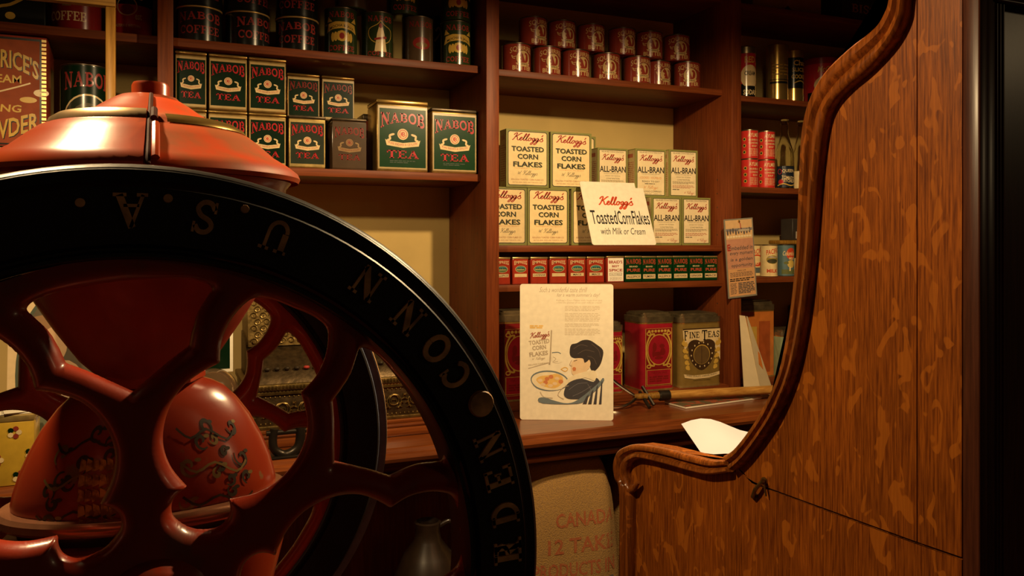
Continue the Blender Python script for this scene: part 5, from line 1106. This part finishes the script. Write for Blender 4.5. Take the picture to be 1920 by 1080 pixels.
# far side (copies the near one), back, writing bed, top
ob('upper_side', MB().prism(up_poly, f, TW - .024, TW, OAK).build('upper_side', 30), desk); ob('lower_side', MB().prism(lo_poly, f, TW - .024, TW, OAK).build('lower_side', 30), desk)
zb = atz(1330, 846, YE - .425).z
ob('writing_bed', MB().box((.024, .03, zb - .03), (TW - .024, ft[0] - YBK - .05, zb), OAK, .003).build('writing_bed'), desk)
ztop = yz(1803, -70)[1]; yt = yz(1686, -70)[0] - YBK
ob('top_board', MB().box((-.02, -.02, ztop), (TW + .02, yt + .02, ztop + .022), OAK, .006).build('top_board'), desk)
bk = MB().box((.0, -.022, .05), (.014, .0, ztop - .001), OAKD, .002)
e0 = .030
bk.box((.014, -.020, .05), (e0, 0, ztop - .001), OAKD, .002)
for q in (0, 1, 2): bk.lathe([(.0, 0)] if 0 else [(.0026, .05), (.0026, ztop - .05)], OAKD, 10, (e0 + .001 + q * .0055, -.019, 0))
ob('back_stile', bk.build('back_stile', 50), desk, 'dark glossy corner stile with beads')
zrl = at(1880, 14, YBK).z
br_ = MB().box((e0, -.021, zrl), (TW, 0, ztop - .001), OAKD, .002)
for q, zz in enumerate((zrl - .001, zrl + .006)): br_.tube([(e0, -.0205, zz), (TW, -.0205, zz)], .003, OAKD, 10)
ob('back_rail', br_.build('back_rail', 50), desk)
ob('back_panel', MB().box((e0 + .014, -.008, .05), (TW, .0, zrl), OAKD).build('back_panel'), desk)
ob('tambour', MB().box((.03, .012, zs), (TW - .03, .02, ztop - .01), OAK).build('tambour'), desk)
# brass hook latch
lt = MB(); k0, k1 = yz(1434, 902), yz(1417, 931); Lp = lambda y, z, x=-.006: (x, y - YBK, z)
lt.lathe([(0, -.001), (.0065, -.001), (.006, .003), (0, .004)], BRASS, 14, (0, 0, 0)); n0 = len(lt.v)
lt.v = [(-z, y + k0[0] - YBK, x + k0[1]) for x, y, z in lt.v]
m2 = MB().lathe([(0, -.001), (.0065, -.001), (.006, .003), (0, .004)], BRASS, 14); m2.v = [(-z, y + k1[0] - YBK, x + k1[1]) for x, y, z in m2.v]; lt.add(m2.v, m2.f, BRASS)
lt.tube([Lp(*k1, -.006), Lp((k0[0] + k1[0]) / 2, (k0[1] + k1[1]) / 2, -.010), Lp(k0[0], k0[1] - .002, -.008), Lp(k0[0] - .006, k0[1] + .003, -.008)], .0032, BRASS, 8).tube([Lp(k0[0] - .004, k0[1] + .004), Lp(k0[0] - .008, k0[1] - .012), Lp(k0[0] - .010, k0[1] - .020)], .0016, BRASS, 6)
ob('hook_latch', lt.build('hook_latch'), desk, 'small brass hook latch')
# papers on the writing bed
PWH = mat('white_paper', (.60, .60, .66), .7, 0, .03, 10)
def sheet(nm, label, px, dx, z0, rz, lift):
    n = 14; w2, l2 = .30, .215; vs = []; fs = []
    for i in range(n + 1):
        for j in range(5):
            u, v = i / n, j / 4; vs.append((u * w2, v * l2, lift * (math.sin(u * 8.5 + .2) * .5 + .55) * (.35 + .65 * v) * .5))
    for i in range(n):
        for j in range(4): fs.append((i * 5 + j, (i + 1) * 5 + j, (i + 1) * 5 + j + 1, i * 5 + j + 1))
    mb = MB().add(vs, fs, PWH)
    a = Art(); a.greek(.02, w2 - .02, .03, l2 - .03, 18, ink('pale_blue_ink', (.55, .58, .62)), .2)
    mb2 = mb.build('sheet', 60, False); q = atz(px, 840, zb + .008)
    t = thing(nm, label, 'paper', (q.x + dx, q.y - .10, z0), rz, 'papers on the desk', [('sheet', mb2)])
sheet('paper_sheet', 'bright white paper sheet on the desk, uppermost, rippled at its edge', 1262, .0, zb + .009, -.42, .062)
sheet('paper_sheet', 'white paper sheet under the uppermost one on the desk', 1290, .04, zb + .0015, -.30, .008)

# ------------------------------------------------------------------ below the counter
BUR = mat('burlap', (.38, .21, .055), .95, 0, .2, 260, bump=.8, col2=(.30, .17, .06), thr=(.4, .6))
sc = (.885, 1.90); prof = [(0, .0, .6), (.02, .92, .96), (.10, 1.0, 1.0), (.35, 1.0, 1.03), (.55, .97, 1.0), (.66, .90, .92), (.74, .78, .8), (.79, .60, .6), (.80, .3, .3)]
def sack(hw, hd, zs_, seed):
    rr = random.Random(seed); n = 40; vs = []; fs = []; ph = [rr.uniform(0, 6) for _ in range(6)]
    rows = smooth([(z * zs_, a_) for z, a_, _ in prof], 3)
    for z, k in rows:
        for j in range(n):
            t = 2 * math.pi * j / n; e = .55; cx, sy = math.cos(t), math.sin(t)
            x = math.copysign(abs(cx) ** e, cx) * hw * k; y = math.copysign(abs(sy) ** e, sy) * hd * k
            wv = 1 + .025 * math.sin(3 * t + ph[0] + z * 9) + .02 * math.sin(7 * t + ph[1] - z * 14)
            vs.append((x * wv, y * wv, z))
    for i in range(len(rows) - 1):
        for j in range(n): fs.append((i * n + j, i * n + (j + 1) % n, (i + 1) * n + (j + 1) % n, (i + 1) * n + j))
    fs.append(tuple((len(rows) - 1) * n + j for j in range(n))); return MB().add(vs, fs, BUR)
mb = sack(.185, .115, .90, 3); SKV, SKF = mb.v, mb.f
t = thing('burlap_sack', 'full burlap sack with faded red stencilled words standing before the counter beside the desk', 'sack', (1.12, 2.265, 0), -.10, None, [('sack_cloth', mb.build('sack_cloth', 60))])
a = Art(); RI = mat('red_stencil', (.34, .085, .028), .95, 0, .3, 150, col2=(.37, .17, .055), thr=(.5, .7))
from mathutils.bvhtree import BVHTree
bv = BVHTree.FromPolygons([Vector(v) for v in SKV], SKF)
def sk(u, v, d):
    h = bv.ray_cast(Vector((u, -1, v)), Vector((0, 1, 0)))[0]; return (u, (h.y if h else 0) - .0006 - d, v)
for st, x, z, ww, hh in (('CANADA', .055, .527, .20, .044), ('12 TAKE', .04, .450, .22, .046), ('PRODUCTS IN', .02, .378, .27, .044), ('', 0, .338, .30, .006)):
    a = Art(); a.text(st, x, z, ww, hh, RI, .02) if st else a.rect(x - ww / 2, z - hh / 2, x + ww / 2, z + hh / 2, mat('grey_stripe', (.12, .11, .09), .9))
    mb = MB(); a.into(mb, sk, bend=.012); ob('stencil', mb.build('stencil', fix=False), t)
mb = sack(.125, .09, .86, 8); thing('burlap_sack', 'second burlap sack in shadow, only a strip showing between the first sack and the desk', 'sack', (1.455, 2.32, 0), .1, None, [('sack_cloth', mb.build('sack_cloth', 60))])
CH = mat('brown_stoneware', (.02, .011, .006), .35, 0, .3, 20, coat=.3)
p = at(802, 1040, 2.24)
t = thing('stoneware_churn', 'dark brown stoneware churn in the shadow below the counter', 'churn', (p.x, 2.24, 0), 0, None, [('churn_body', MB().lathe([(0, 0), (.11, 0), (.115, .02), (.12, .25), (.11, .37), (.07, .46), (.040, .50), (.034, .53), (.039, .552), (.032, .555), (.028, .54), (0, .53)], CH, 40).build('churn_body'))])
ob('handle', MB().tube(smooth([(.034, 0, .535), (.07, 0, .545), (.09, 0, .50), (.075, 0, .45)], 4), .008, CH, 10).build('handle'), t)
